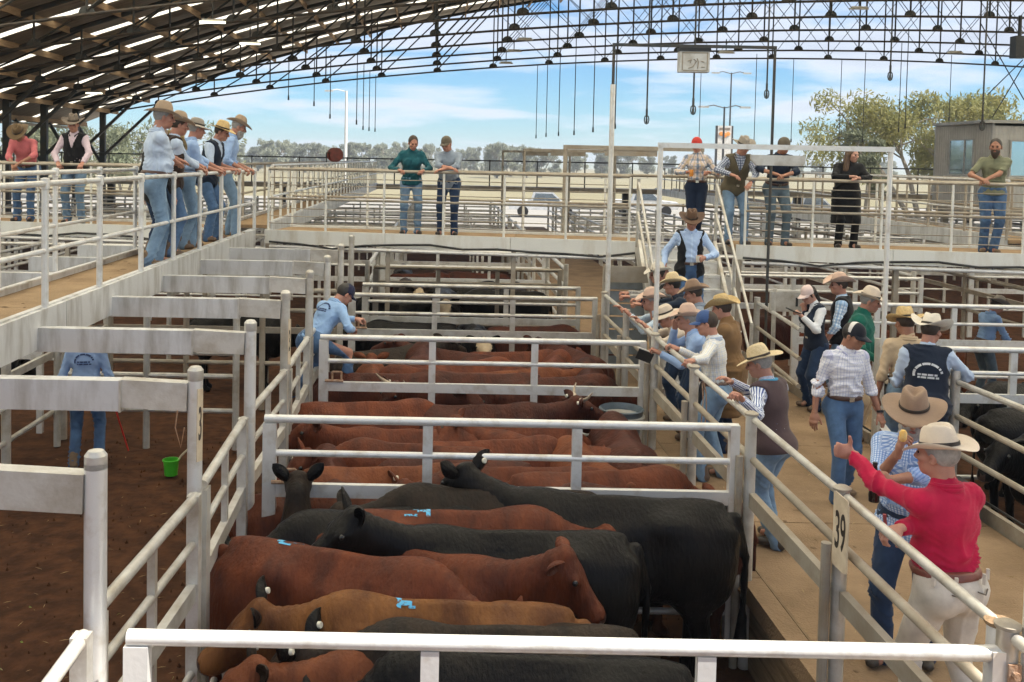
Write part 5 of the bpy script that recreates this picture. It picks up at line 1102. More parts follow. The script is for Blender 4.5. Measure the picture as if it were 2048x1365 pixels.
def person(label, loc, yaw, ht=1.76, build=1.0, lean=0.0, head=(0, .15), L_=None, R_=None, shirt=LBLUE, sleeve='long', tuck=True, vest=None, vopen=.0, vlen=-.10, trousers=JEAN, boots=BOOT, hat=None, skin=SKIN, hair=HAIRB, beard=None, belly=0.0, feet=((-.12, .02), (.12, -.02)), h=.02, belt=BELT, hipy=0.0, hairstyle='short', woman=False, hat_tilt=0.0, kneefwd=(0, 0), footz=(0, 0), shades=False, side=0.0, coat=False, skirtcoat=False, group=None, hlow=0.0, collar=None):
    """L_/R_: dict(t=world or local hand target, local=bool, pole=elbow direction, pose, pn=palm normal, fd=finger direction)"""
    PN[0] += 1; seed = PN[0]; s = ht / 1.78; loc = Vector(loc); Rz = rotz(yaw)
    def loc2(p): return Rz.T @ (np.array(p, float) - np.array(loc))
    HZ = (.93 - hlow) * s; Hp = np.array((0, hipy, HZ)); TR = roty(side) @ rotx(-lean); T = lambda x, y, z: Hp + TR @ (np.array((x, y, z)) * s)
    bw = build; sh = {-1: T(-.168 * bw ** .6, -.012, .448), 1: T(.168 * bw ** .6, -.012, .448)}; arms = {}
    for sd_, sp in ((-1, L_), (1, R_)):
        sp = dict(sp or {}); t = sp.get('t')
        if t is None: tgt = np.array((sd_ * .27, .10, .80)) * s + np.array((0, hipy + math.sin(lean) * .2, 0))
        elif sp.get('local'): tgt = np.array(t, float) * s
        else: tgt = loc2(t)
        el, wr = ik(sh[sd_], tgt, .30 * s, .265 * s, sp.get('pole', (sd_ * .35, -.8, -.35)))
        arms[sd_] = (sh[sd_], el, wr, sp)
    legs = {}
    for i, sd_ in enumerate((-1, 1)):
        hp = Hp + np.array((sd_ * .095 * s, 0, -.02 * s)); ft = np.array((feet[i][0] * s, feet[i][1] * s, .085 * s + footz[i])); kn, an = ik(hp, ft, .44 * s, .425 * s, (sd_ * .12, 1, kneefwd[i])); legs[sd_] = (hp, kn, an)
    nk = T(0, .0, .56); HR = Rh = rotz(head[0]) @ rotx(-head[1] - lean * .35); hc = nk + Rh @ (np.array((0, .035, .125)) * s)
    allp = np.array([q for a in arms.values() for q in a[:3]] + [q for l in legs.values() for q in l] + [hc, Hp, nk]); lo, hi = allp.min(0) - .24, allp.max(0) + .24; lo[2] = min(lo[2], -.02)
    def torso(f, inf=0.0, k=.05, up=True):
        g = lambda *r: tuple((q * s + inf) for q in r)
        f.ell(T(0, -.005, -.01), g(.165 * bw, .118 * bw, .125), k, TR).ell(T(0, .012 + belly * .35, .15), g(.152 * bw, .112 * bw + belly * .5, .16), k, TR).ell(T(0, .0, .345), g(.166 * bw, .118 * bw, .17), k, TR)
        f.cap(T(-.14 * bw, -.012, .455), T(.14 * bw, -.012, .455), .068 * s + inf, .068 * s + inf, k)
        if up: f.cap(T(0, -.012, .48), T(0, -.0, .55), .075 * s + inf, .06 * s + inf, .05)
        if woman and inf >= 0:
            for sx in (-1, 1): f.ell(T(sx * .075, .095, .33), g(.065, .055, .062), .04, TR)
    parts = {}
    # body
    f = Field(lo, hi, max(h, .022)); torso(f, -.035)
    for sd_, (S, E, W, sp) in arms.items(): f.cap(S, E, .042 * s, .036 * s, .03).cap(E, W, .040 * s, .027 * s, .02)
    for sd_, (hp, kn, an) in legs.items(): f.cap(hp, kn, .07 * s, .05 * s, .03).cap(kn, an, .045 * s, .035 * s, .02).cap(an, an + np.array((0, .1, -.04)), .03, .03, .02)
    f.cap(T(0, -.01, .5), nk, .055 * s, .05 * s, .03)
    bq = [f.mesh()]; hq, hf = head_q(max(.0075, h * .42), woman); bq.append((hq * s @ Rh.T + hc, hf))
    for sd_, (S, E, W, sp) in arms.items():
        P, Fq = hand_q(sp.get('pose', 'relaxed'), sd_ == 1); fd = np.array(sp['fd'], float) if 'fd' in sp else (W - E); fd = fd / np.linalg.norm(fd)
        pn = np.array(sp.get('pn', (0, 0, -1) if t is not None else (-sd_, 0, 0)), float); pn = pn - fd * (pn @ fd); pn /= max(np.linalg.norm(pn), 1e-6); xa = np.cross(fd, -pn); bq.append(((P * s * 1.04) @ np.stack([xa, fd, -pn], 1).T + W, Fq))
        arms[sd_] = (S, E, W, sp, fd, pn)
    body = link(bpy.data.objects.new('person', qmesh('person', *joinq(bq), skin))); body.location = loc; body.rotation_euler = (0, 0, yaw); props(body, label, 'person', group)
    def child(nm, P, Fq, m, weave=None, par=None): return link(bpy.data.objects.new(nm, qmesh(nm, P, Fq, m, weave)), par or body)
    def weave_of(P):
        q = (P - Hp) @ TR / s; best = np.abs(np.sqrt((q[:, 0] / .16) ** 2 + (q[:, 1] / .11) ** 2)) * .13; th = np.arctan2(np.abs(q[:, 0]), q[:, 1]); W_ = np.stack([np.abs(th) * .15, q[:, 2], q[:, 1] * 0], 1)
        for sd_, a in arms.items():
            for A, B_ in ((a[0], a[1]), (a[1], a[2])):
                d = B_ - A; l = np.linalg.norm(d); d = d / l; v = P - A; tt = np.clip(v @ d, 0, l); w0 = v - tt[:, None] * d; dist = np.linalg.norm(w0, axis=1) + .02; n1 = np.cross(d, (0.3, .2, 1)); n1 /= np.linalg.norm(n1); n2 = np.cross(d, n1); m = (dist < best) & ((np.abs(q[:, 0]) > .15 * bw) | (tt > .1)); ang = np.arctan2(np.abs(w0 @ n2), w0 @ n1); W_[m] = np.stack([ang * .055, tt + (0 if A is a[0] else .3), 0 * ang], 1)[m]; best = np.where(m, dist, best)
        return W_
    # trousers
    wz = .085
    f = Field((lo[0], lo[1], 0), (hi[0], hi[1], HZ + .25 * s), h); g = lambda *r: tuple(q * s + .006 for q in r)
    f.ell(T(0, -.012, -.01), g(.162 * bw, .125 * bw, .125), .04, TR).ell(T(0, .01 + belly * .3, .10), g(.150 * bw, .112 * bw + belly * .35, .10), .05, TR)
    for sd_, (hp, kn, an) in legs.items():
        f.cap(hp + np.array((0, -.01, -.0)), kn, .098 * s * bw ** .7, .069 * s, .04).cap(kn, an + np.array((0, 0, -.04)), .066 * s, .064 * s, .03); f.ell(hp + np.array((sd_ * .0, -.055 * s, -.03 * s)), (.085 * s * bw, .075 * s, .095 * s), .05)
    f.cut(T(0, 0, wz), TR @ np.array((0, 0, 1)), T(0, 0, 0) - .4, T(0, 0, 0) + .45)
    P, Fq = f.mesh(); Nn = vnormals(P, Fq); kz = np.exp(-((P[:, 2] - .12 * s) / .16) ** 2) + .5 * np.exp(-((P[:, 2] - .5 * s) / .12) ** 2) + .35; P = wrinkle(P, Nn, .013, 30, seed, kz); child('trousers', P, Fq, trousers)
    # shirt
    f = Field(lo, hi, h); torso(f, .004 + (.012 if coat else 0), .045)
    for sd_, a in arms.items():
        S, E, W = a[:3]; sr = .057 if not coat else .062; f.cap(S, E, sr * s * bw ** .4, .048 * s, .042)
        if sleeve != 'short':
            e = W if sleeve == 'long' else E + (W - E) * .28; f.cap(E, e, .05 * s, .041 * s if sleeve == 'long' else .05 * s, .03); d = (W - E) / np.linalg.norm(W - E); c = E + (W - E) * (.93 if sleeve == 'long' else .26); f.cut(c, d, c - .075, c + .075) if np.linalg.norm(c - Hp) > .15 else None
            if sleeve == 'rolled': f.cap(c - d * .03, c - d * .012, .055 * s, .055 * s, .008)
        else: d = (E - S) / np.linalg.norm(E - S); c = S + (E - S) * .82; f.cut(c, d, E - .085, E + .085)
    hem = wz - .012 if tuck else (vlen if not vest else -.12)
    if skirtcoat:
        for sx in (-1, 1): f.cap(T(sx * .05, 0, 0), np.array((sx * .09, hipy * .5, .42 * s)), .16 * s * bw, .15 * s, .06)
        hz = np.array((0, 0, .42 * s)); f.cut(hz, (0, 0, -1), (-1, -1, -.5), (1, 1, .6))
    else:
        if not tuck: f.ell(T(0, 0, -.06), (.178 * s * bw, .135 * s * bw, .16 * s), .05, TR)
        f.cut(T(0, 0, hem), TR @ np.array((0, 0, -1)), T(0, 0, hem) - np.array((.33, .33, .40)), T(0, 0, hem) + np.array((.33, .33, .12)))
    P, Fq = f.mesh(); Nn = vnormals(P, Fq); q = (P - Hp) @ TR / s; am = np.exp(-((q[:, 2] - .12) / .12) ** 2) * .9 + .5
    for a in arms.values(): am = am + 1.0 * np.exp(-(np.linalg.norm(P - a[1], axis=1) / .09) ** 2)
    P = wrinkle(P, Nn, .012 if h > .016 else .017, 28, seed + 50, am); P = wrinkle(P, Nn, .008, 46, seed + 150, am); so_ = child('shirt', P, Fq, shirt, weave_of(P))
    # collar
    b = MB(); cr_ = .072 * s * (1.05 if not woman else .95); ring = [T(0, 0, .515) + TR @ (np.array((math.sin(a) * cr_, math.cos(a) * cr_ * 1.05 - .008, .022 - .055 * max(0, math.cos(a)) ** 2)) * 1) for a in np.linspace(.35, 2 * PI - .35, 15)]
    b.path(ring, [.012 * s] + [.015 * s] * 13 + [.012 * s], 7); b.path([r_ + TR @ np.array((0, 0, -.018)) for r_ in ring], .018 * s, 7); b.build('collar', collar or (vest if vest is not None and vopen == 0 else shirt), so_)
    # belt
    if tuck and belt:
        f = Field(T(0, 0, wz) - np.array((.32, .32, .2)), T(0, 0, wz) + np.array((.32, .32, .2)), min(h, .016)); gg = lambda *r: tuple(q * s + .013 for q in r); f.ell(T(0, -.012, -.01), gg(.162 * bw, .125 * bw, .125), .04, TR).ell(T(0, .01 + belly * .3, .10), gg(.150 * bw, .112 * bw + belly * .35, .10), .05, TR); up_ = TR @ np.array((0, 0, 1)); f.cut(T(0, 0, wz + .012), up_).cut(T(0, 0, wz - .032), -up_)
        P, Fq = f.mesh(); bo = child('belt', P, Fq, belt); MB().box(T(0, .135 * bw + belly * .4, wz - .01), (.05, .018, .04), TR).build('buckle', BUCKLE, bo, smooth=0)
    # vest
    if vest is not None:
        f = Field(np.array((-.34, -.30, -.32)), np.array((.34, .36, .66)), h); sT, sTR, sH = T, TR, Hp; T = lambda x, y, z: np.array((x, y, z)) * s; TR = np.eye(3); torso(f, .021, .045, True); f.ell(T(0, -.012, -.04), (.194 * s * bw, .168 * s * bw, .16 * s), .05)
        f.cut((0, 0, vlen * s), (0, 0, -1)).cut((0, 0, .545 * s), (0, 0, 1), (-.2, -.2, .4), (.2, .2, .7))
        X, Y, Z = np.meshgrid(*f.ax, indexing='ij'); wv = np.maximum(.0, (Z / s - .30) * .38) + vopen * (.075 + .0 * Z) ; f.V = np.maximum(f.V, np.where(Y > 0, (wv - np.abs(X)) * 1.0, -1) if vopen else np.where((Y > 0) & (Z > .30 * s), (wv - np.abs(X)), -1)).astype(np.float32)
        ax_ = np.sqrt((np.abs(X) - .215 * s * bw ** .6) ** 2 + (Z - .40 * s) ** 2 * .45); f.V = np.maximum(f.V, .075 * s - ax_).astype(np.float32)
        P, Fq = f.mesh(); T, TR, Hp = sT, sTR, sH; Nn = vnormals(P, Fq); P = wrinkle(P, Nn, .008, 24, seed + 90); vo = child('vest', P @ TR.T + Hp, Fq, vest); parts['vest'] = vo
    # boots
    for i, (sd_, (hp, kn, an)) in enumerate(legs.items()):
        d = an - kn; fz = an[2] - .085 * s; yw = (.25 if sd_ == 1 else -.25); fw = np.array((math.sin(yw), math.cos(yw), -.0)); c = np.array((an[0], an[1], fz)); f = Field(c - np.array((.16, .16, .02)), c + np.array((.16, .26, .20)), min(.014, h)); f.cap(c + (0, -.0, .15), c + (0, -.02, .05), .052, .047, .02).cap(c + np.array((0, 0, .045)) - fw * .035, c + np.array((0, 0, .042)) + fw * .135, .044, .040, .03, flat=((0, 0, 1), 1.15)).cut(c + np.array((0, 0, .0)), (0, 0, -1)); P, Fq = f.mesh(); child('boot', P, Fq, boots)
    # head dress and hair
    Hm = Matrix.Translation(hc) @ Matrix((Rh * s).tolist()).to_4x4()
    def onhead(nm, me, z=0, tilt=0, par=None, y=0): o = link(bpy.data.objects.new(nm, me), par or body); o.matrix_local = (Hm if par is None else Matrix()) @ (Matrix.Translation((0, y, z)) @ Matrix.Rotation(tilt, 4, 'X') if par is None else Matrix()); return o
    for sx in (-1, 1):
        if 'peye' not in CACHE: CACHE['peye'] = ballq((0, 0, 0), .0115, 6).mesh('eye', EYEM)
        if not shades: onhead('eye', CACHE['peye'], .006).matrix_local = Hm @ Matrix.Translation((sx * .032, .082, .006))
    if 'mouth' not in CACHE: CACHE['mouth'] = MB().path([(-.024, .090, -.0635), (-.012, .0985, -.061), (0, .1005, -.0625), (.012, .0985, -.061), (.024, .090, -.0635)], [.002, .0045, .005, .0045, .002], 6).mesh('mouth', LIPS)
    onhead('mouth', CACHE['mouth'])
    hk = ('hair', hairstyle, hair.name, bool(hat))
    if hairstyle != 'none':
        if hk not in CACHE:
            f = Field((-.16, -.2, -.42), (.16, .14, .16), .011); f.ell((0, -.018, .03), (.0835, .101, .103), .02)
            if hairstyle == 'long': f.cap((0, -.06, .02), (0, -.085, -.2), .085, .08, .04, flat=((0, 1, 0), 1.2)); f.cap((-.07, -.03, -.02), (-.10, .0, -.26), .04, .05, .03); f.cap((.07, -.03, -.02), (.10, .0, -.26), .04, .05, .03)
            if hairstyle == 'tied': f.cap((0, -.1, -.0), (0, -.14, -.15), .035, .022, .02)
            f.cut((0, .062, .055), (0, 1, -.55), None if hairstyle == 'short' else (-.2, -.3, .0), None); lowz = {'long': -.4, 'tied': -.2}.get(hairstyle, -.075)
            if hairstyle == 'short': f.cut((0, -.02, -.03), (0, .75, -1)); f.ell((0, .09, -.03), (.12, .1, .08), .01, op='sub')
            else: f.ell((0, .10, -.04), (.07, .1, .11), .02, op='sub')
            CACHE[hk] = qmesh('hair', *f.mesh(), hair)
        onhead('hair', CACHE[hk])
    if beard is not None:
        bk = ('beard', beard.name, shades)
        if bk not in CACHE:
            f = Field((-.1, -.06, -.2), (.1, .16, .04), .009); f.ell((0, .035, -.062), (.064, .071, .07), .02); f.ell((0, .062, -.10), (.036, .034, .034), .03)
            if not shades: f.ell((0, .06, -.125), (.04, .035, .05), .03)
            f.cut((0, 0, -.04), (0, -.15, 1)); f.ell((0, .112, -.062), (.024, .03, .010), .006, op='sub'); f.cut((0, .0, -.05), (0, -1, .3)); CACHE[bk] = qmesh('beard', *f.mesh(), beard)
        onhead('beard', CACHE[bk])
    if shades:
        b = MB()
        for sx in (-1, 1): b.box((sx * .034, .104, .008), (.052, .008, .034), rotz(-sx * .2)); b.path([(sx * .06, .098, .014), (sx * .086, -.0, .012)], .003, 5)
        b.box((0, .106, .014), (.02, .006, .008)); onhead('sunglasses', b.mesh('sunglasses', pm('dark_lens', (.01, .01, .011), None, 9, .12), 0))
    if hat:
        if hat[0] == 'cap': me, vis = cap_mesh(*hat[1:]); o = onhead('cap', me, .045, hat_tilt); onhead('visor', vis, par=o)
        else: me, bnd = hat_mesh(hat[0], hat[1]); o = onhead('hat', me, .055, hat_tilt, None, -.012); onhead('hat_band', bnd, par=o)
        parts['hat'] = o
    parts.update(body=body, arms=arms, head=Hm, torso=(Hp, TR, s), T=T); return parts
def held(name, label, cat, who, side_, mesh_fn):
    """a thing in a hand: an Empty at the palm, unparented"""
    S, E, W, sp, fd, pn = who['arms'][side_]; mw = Matrix.LocRotScale(who['body'].location, who['body'].rotation_euler, None); c = mw @ Vector(W + fd * .085 + pn * .028)
    t = thing(name, label, cat, c); mesh_fn(t); return t
W0 = .6
def gp(px, y, z): q = at(px, 700, y); return Vector((q.x, y, z))
def rl(px, x=2.36, z=1.915):                   # a point on the walkway rail seen at photo column px
    for _ in range(1): y = x * F_PX / (px - 885 + 8)
    return (x, y, z)
NEAR = .0145
# ---- walkway, right foreground
a = person('man in crimson shirt and dusty white jeans pointing with a raised thumb', gp(1916, 5.22, W0), R(20), 1.79, 1.16, .10, (.35, .0),
    dict(t=at(1697, 905, 5.74), pose='thumb', pole=(-.3, -.5, -.8), pn=(.3, .9, 0), fd=(-.75, .45, .25)), dict(t=at(1796, 1058, 5.16), pose='grip', pole=(.7, .6, -.5), pn=(0, 0, -1), fd=(-.9, .1, -.2)), REDS, 'long', True, trousers=WHITET, belt=BELTR, boots=BOOTD, hat=('wide', FCREAM), skin=SKIN, hair=HAIRG, belly=.05, h=.0115, feet=((-.10, .05), (.16, -.12)), hat_tilt=-.16)
for ang in (-2.6, -2.0, 2.75, 2.2, 1.5):
    q = a['T'](math.sin(ang) * .205, -.012 + math.cos(ang) * .165, .062); MB().box(q, (.016, .016, .058), rotz(-ang)).build('belt_loop', WHITET, a['body'], smooth=0)
for sx in (-1, 1):
    b = MB(); b.path([a['T'](sx * .035, -.158, .0), a['T'](sx * .08, -.168, -.018), a['T'](sx * .125, -.140, -.002)], .004, 5); b.build('pocket_seam', pm('grey_seam', (.12, .10, .08)), a['body'])
held('marker_pen', 'red and black marker pen in the hand of the crimson shirted man', 'pen', a, 1, lambda t: MB().path([(0, 0, .0), (0, 0, .05), (-.01, 0, .13)], .010, 8).build('pen', pm('red_marker', (.35, .02, .03), (.02, .02, .02), 9, .4), t))
b_ = person('man in brown hat and sunglasses eating, blue gingham shirt hanging out', gp(1836, 6.15, W0), R(143), 1.82, 1.16, .06, (.15, .22),
    dict(t=at(1768, 965, 5.72), pose='hold', pole=(-.6, -.5, -.6), pn=(1, 0, 0)), dict(t=at(1797, 905, 5.88), pose='hold', pole=(.5, -.1, -1), pn=(-.7, -.3, 0), fd=(-.2, .1, 1)), CHKB, 'rolled', False, vlen=-.17, trousers=JEAND, boots=BOOTD, hat=('akubra', FFAWN), skin=SKINT, hair=HAIRG, beard=HAIRG, shades=True, belly=.06, h=NEAR, feet=((-.1, -.1), (.12, .08)))
held('snack', 'yellow snack held to the mouth of the man in the brown hat', 'food', b_, 1, lambda t: t.__setattr__('location', at(1806, 872, 5.83)) or MB().lathe([(.012, -.035), (.022, -.02), (.023, .02), (.013, .035)], n=12).build('snack', pm('yellow_pastry', (.75, .42, .08), (.8, .6, .25), 20, .7), t))
held('drink_bottle', 'dark cola bottle held by the man in the blue gingham shirt', 'bottle', b_, -1, lambda t: (MB().lathe([(.01, -.13), (.03, -.128), (.032, -.09), (.027, -.06), (.033, -.02), (.031, .02), (.014, .07), (.012, .09)], n=16).build('bottle', pm('cola_plastic', (.012, .006, .005), None, 9, .08), t), MB().lathe([(.0325, -.045), (.0328, -.04), (.0325, .0), (.031, .005)], n=16).build('label', WHITEM, t), MB().lathe([(.014, .09), (.014, .108), (.005, .11)], n=12).build('cap', BLACKM, t)))
c_ = person('man in white window check shirt and black white cap walking with a paper', gp(1692, 9.25, W0), R(186), 1.77, 1.02, .03, (.55, .25),
    dict(t=(.30, .12, .78), local=True, pose='relaxed', pole=(-.2, -1, 0)) | dict(t=(-.33, .10, .80)), dict(t=(.32, .02, .78), local=True, pose='relaxed', pole=(.3, -1, 0)), CHKW, 'rolled', True, trousers=JEAN, boots=BOOTT, hat=('cap', CAPK, CAPK, WMESH), skin=SKINT, hair=HAIRD, h=NEAR, feet=((-.10, -.16), (.12, .14)))
held('paper_sheet', 'folded white paper in the hand of the window check shirt man', 'paper', c_, -1, lambda t: MB().box((.02, 0, -.02), (.11, .15, .004), Euler((.5, .2, .3)).to_matrix()).build('paper', WHITEM, t, smooth=0))
p = c_['arms'][-1][2]; wo = MB().lathe([(.026, -.012), (.033, -.01), (.033, .01), (.026, .012)], (0, 0, 0), 12).build('wristwatch', BLACKM, c_['body']); wo.location = p + np.array((0, 0, .03)); wo.rotation_euler = (.2, .1, 0)
d_ = person('man in plum brown vest, striped sleeves and straw hat seen from behind', gp(1553, 8.05, W0), R(40), 1.70, 1.10, .16, (.35, .2),
    dict(t=(2.40, 7.62, 1.95), pose='grip', pole=(-.4, -.6, -.8)), dict(t=(2.52, 8.32, 1.93), pose='relaxed', pole=(1, -.4, -.5)), STRB, 'long', True, vest=BROWNV, vlen=-.08, trousers=JEANL, boots=BOOTD, hat=('flat', STRAWP), skin=SKIN, hair=HAIRG, h=NEAR, feet=((-.02, -.08), (.14, .05)), collar=pm('cyan_collar', (.04, .35, .6)), hat_tilt=-.12)
person('man in cream plaid shirt and blue cap looking into the pens', gp(1437, 9.75, W0), R(62), 1.76, 1.02, .12, (.15, .15),
    dict(t=(2.40, 9.15, 1.93), pose='grip', pole=(-.3, -.5, -.8)), dict(t=(2.42, 9.8, 1.92), pose='grip'), PLAIDW, 'long', True, trousers=JEANL, boots=BOOT, hat=('cap', CAPB, CAPB), skin=SKIN, hair=HAIRB, h=.017, feet=((-.12, .1), (.1, -.05)))
f_ = person('man in plain blue shirt and beige straw hat leaning out with a folder', gp(1402, 10.4, W0), R(80), 1.74, 1.08, .45, (.0, -.1),
    dict(t=at(1318, 706, 10.35), pose='hold', pole=(-.3, -.4, -.8)), dict(t=at(1350, 655, 10.6), pose='relaxed', pole=(.3, -.3, -.9)), LBLUE, 'long', True, trousers=NAVYT, boots=BOOTD, hat=('western', FPINK), skin=SKIN, hair=HAIRG, belly=.04, h=.017, hipy=-.12, feet=((-.12, -.1), (.12, -.15)))
held('folder', 'black folder with white page held over the rail', 'folder', f_, -1, lambda t: (MB().box((-.07, -.02, -.05), (.17, .012, .115), Euler((.2, .35, 0)).to_matrix()).build('cover', BLACKM, t, smooth=0), MB().box((-.07, -.02, .018), (.165, .02, .008), Euler((.2, .35, 0)).to_matrix()).build('page', WHITEM, t, smooth=0)))
person('person in tan brown coat and large straw hat behind the blue cap', gp(1462, 10.75, W0), R(58), 1.76, 1.1, .1, (0, .2), dict(t=(-.25, .25, .85), local=True), dict(t=(.25, .1, .8), local=True), BRNC, 'long', False, vlen=-.42, coat=True, trousers=JEAND, hat=('curl', STRAW), hair=HAIRB, h=.017, skirtcoat=True)
person('man in navy vest and creased beige hat leaning on the rail with both arms', gp(1322, 12.1, W0), R(84), 1.74, 1.06, .62, (.1, -.1), dict(t=(2.34, 11.9, 1.93), pose='grip', pole=(-.5, -.2, -.9)), dict(t=(2.32, 12.25, 1.93), pose='relaxed', pole=(.5, -.2, -.9)), PRINT, 'long', True, vest=NAVY, trousers=JEAND, hat=('western', FPINK), hair=HAIRG, h=.018, hipy=-.22, feet=((-.12, -.2), (.12, -.25)))
person('man in navy shirt and pale straw hat between the leaning men', gp(1356, 13.0, W0), R(80), 1.78, 1.04, .42, (-.2, .0), dict(t=(2.34, 12.75, 1.92), pose='grip', pole=(-.5, -.2, -.9)), dict(t=(2.34, 13.15, 1.92), pose='grip', pole=(.5, -.2, -.9)), DKNAVY, 'long', True, trousers=JEAND, hat=('western', STRAWP), hair=HAIRD, h=.02, hipy=-.18, feet=((-.12, -.15), (.12, -.2)))
person('man in white hat and grey striped sleeves at the far end of the rail', gp(1322, 13.75, W0), R(82), 1.84, 1.04, .38, (.1, .05), dict(t=(2.32, 13.4, 1.90), pose='grip', pole=(-.5, -.2, -.9)), dict(t=(2.32, 13.75, 1.90), pose='grip', pole=(.5, -.2, -.9)), STRG, 'long', True, vest=BLACKC, trousers=JEAND, hat=('western', FWHT), hair=HAIRB, h=.02, hipy=-.2, feet=((-.12, -.15), (.12, -.2)))
k_ = person('man in open black vest and brown hat coming down the stair', (gp(1376, 13.75, 0).x, 13.80, 1.372), R(176), 1.80, 1.06, .02, (-.1, .35), dict(t=(-.14, .27, 1.10), local=True, pose='hold', pole=(-.9, -.3, -.4), pn=(.6, -.6, 0)), dict(t=(.36, .08, .92), local=True, pole=(.5, -.9, 0)), STRL, 'long', True, vest=BLACKC, vopen=1, vlen=-.14, trousers=JEAN, hat=('western', FBRN), skin=SKIN, hair=HAIRB, h=.018, feet=((-.1, -.02), (.1, .14)), footz=(.0, -.193))
held('paper_cup', 'white paper cup in the hand of the man on the stair', 'cup', k_, -1, lambda t: MB().lathe([(.02, -.04), (.03, -.04), (.038, .05), (.036, .05), (.02, -.03)], n=14).build('cup', WHITEM, t))
person('person in cream shirt hunched between the leaning men on the rail', gp(1356, 11.25, W0), R(84), 1.66, 1.05, .55, (.1, .2), dict(t=(2.36, 11.0, 1.93), pose='relaxed', pole=(-.5, -.2, -.9)), dict(t=(2.36, 11.4, 1.93), pose='relaxed', pole=(.5, -.2, -.9)), CREAMC, 'long', True, trousers=JEAND, hat=('floppy', FCREAM), hair=HAIRG, h=.018, hipy=-.2, feet=((-.12, -.15), (.12, -.2)))
person('man in grey shirt and fawn hat standing behind the cream shirt', gp(1405, 11.9, W0), R(70), 1.78, 1.06, .12, (.1, .2), dict(t=(-.22, .3, 1.0), local=True), dict(t=(.22, .3, 1.0), local=True), GREYS, 'long', True, trousers=JEAN, hat=('western', FFAWN), hair=HAIRB, h=.018)
# ---- walkway, right side group
m_ = person('woman in pale pink cap and navy vest writing in a notebook', gp(1630, 12.7, W0), R(104), 1.70, .92, .1, (.1, .35), dict(t=at(1603, 632, 12.5), pose='hold', pole=(-.5, -.6, -.6)), dict(t=at(1608, 621, 12.75), pose='hold', pole=(.4, -.6, -.7)), WHITES, 'long', True, vest=NAVY, vlen=-.10, trousers=JEAND, hat=('cap', CAPP, CAPP), skin=SKINL, hair=HAIRD, hairstyle='tied', woman=True, h=.018)
held('notebook', 'small black notebook in the hands of the pink capped woman', 'notebook', m_, -1, lambda t: MB().box((-.02, 0, .02), (.13, .18, .014), Euler((.1, .3, .2)).to_matrix()).build('notebook', BLACKM, t, smooth=0))
person('man in rose beige hat and black vest with check sleeves behind the pink cap', gp(1684, 12.8, W0), R(62), 1.80, 1.05, .05, (.35, .05), dict(t=(-.28, .2, .85), local=True), dict(t=(.25, .2, .9), local=True), CHKS, 'long', True, vest=BLACKC, trousers=JEANL, boots=BOOTD, hat=('curl', FPINK), hair=HAIRB, h=.018)
person('man in bottle green jacket and cream hat facing right', gp(1712, 11.35, W0), R(-122), 1.82, 1.12, .12, (.1, .2), dict(t=at(1756, 702, 11.2), pose='relaxed', pole=(-.4, -.6, -.8)), dict(t=(.2, .3, .95), local=True), GREENJ, 'long', False, coat=True, vlen=-.14, trousers=BEIGE, hat=('wide', FCREAM), hair=HAIRG, belly=.05, h=.018)
person('man in sand shirt and yellow straw hat with one arm hanging', gp(1818, 9.85, W0), R(-14), 1.78, 1.10, .1, (.4, .2), dict(t=(-.30, .0, .78), local=True, pole=(-.2, -1, 0)), dict(t=(.2, .35, 1.0), local=True), BEIGE, 'rolled', True, trousers=JEANL, hat=('wide', STRAW), hair=HAIRB, skin=SKINT, h=.018)
q_ = person('man in navy vest with white lettering on the back and white hat', gp(1856, 9.3, W0), R(-22), 1.80, 1.15, .14, (-.55, .15), dict(t=(-.2, .35, 1.02), local=True), dict(t=(4.98, 9.55, 1.82), pose='grip', pole=(1, -.4, -.3)), PALEB, 'long', True, vest=NAVY, vlen=-.12, trousers=JEAND, hat=('curl', FWHT), hair=HAIRB, h=.017)
# lettering on the back of the vest: arched words too soft to read in the photo, kept as word shapes, and two lines
PRT = pm('white_print', (.74, .76, .78), None, 40, .7)
def back_print(who, m, zc=.30, sc=1.0, yb=-.158, par=None):
    Hp, TR, s = who['torso']; b = MB(); rad = .115 * sc
    def patch(pts, wd):
        for i in range(len(pts) - 1):
            (x0, z0), (x1, z1) = pts[i], pts[i + 1]; q = []
            L2 = math.hypot(x1 - x0, z1 - z0); nx, nz = -(z1 - z0) / L2 * wd / 2, (x1 - x0) / L2 * wd / 2
            for (x, z) in ((x0 + nx, z0 + nz), (x0 - nx, z0 - nz), (x1 - nx, z1 - nz), (x1 + nx, z1 + nz)): q.append((x, back_y(x, z, who), z))
            o = [Hp + TR @ (np.array(v) * s) for v in q]; i_ = [Hp + TR @ ((np.array(v) + (0, .004, 0)) * s) for v in q]; b.add(o + i_, [(0, 1, 2, 3), (7, 6, 5, 4), (0, 3, 7, 4), (1, 5, 6, 2)])
    for a0, a1 in ((200, 165), (160, 128), (123, 90), (86, 52), (46, 36), (30, 18)):
        patch([(rad * math.cos(R(t)), zc + rad * math.sin(R(t)) * .85) for t in np.linspace(a0 - 8, a1 - 8, 6)], .020 * sc)
    for k, z in enumerate((zc - .002, zc - .028)):
        x = -.085 * sc
        for wd in ((.03, .045, .05, .028) if k == 0 else (.022, .05, .065, .03)): wd *= sc; patch([(x, z), (x + wd * .9, z)], .017 * sc); x += wd + .004
    b.build('back_lettering', m, par or who['body'], smooth=0)
def back_y(x, z, who):
    P = who['bvh_pts']; d = (P[:, 0] - x) ** 2 + (P[:, 2] - z) ** 2; j = np.argsort(np.where(P[:, 1] < 0, d, 9))[:6]; return float(np.min(P[j, 1])) - .006
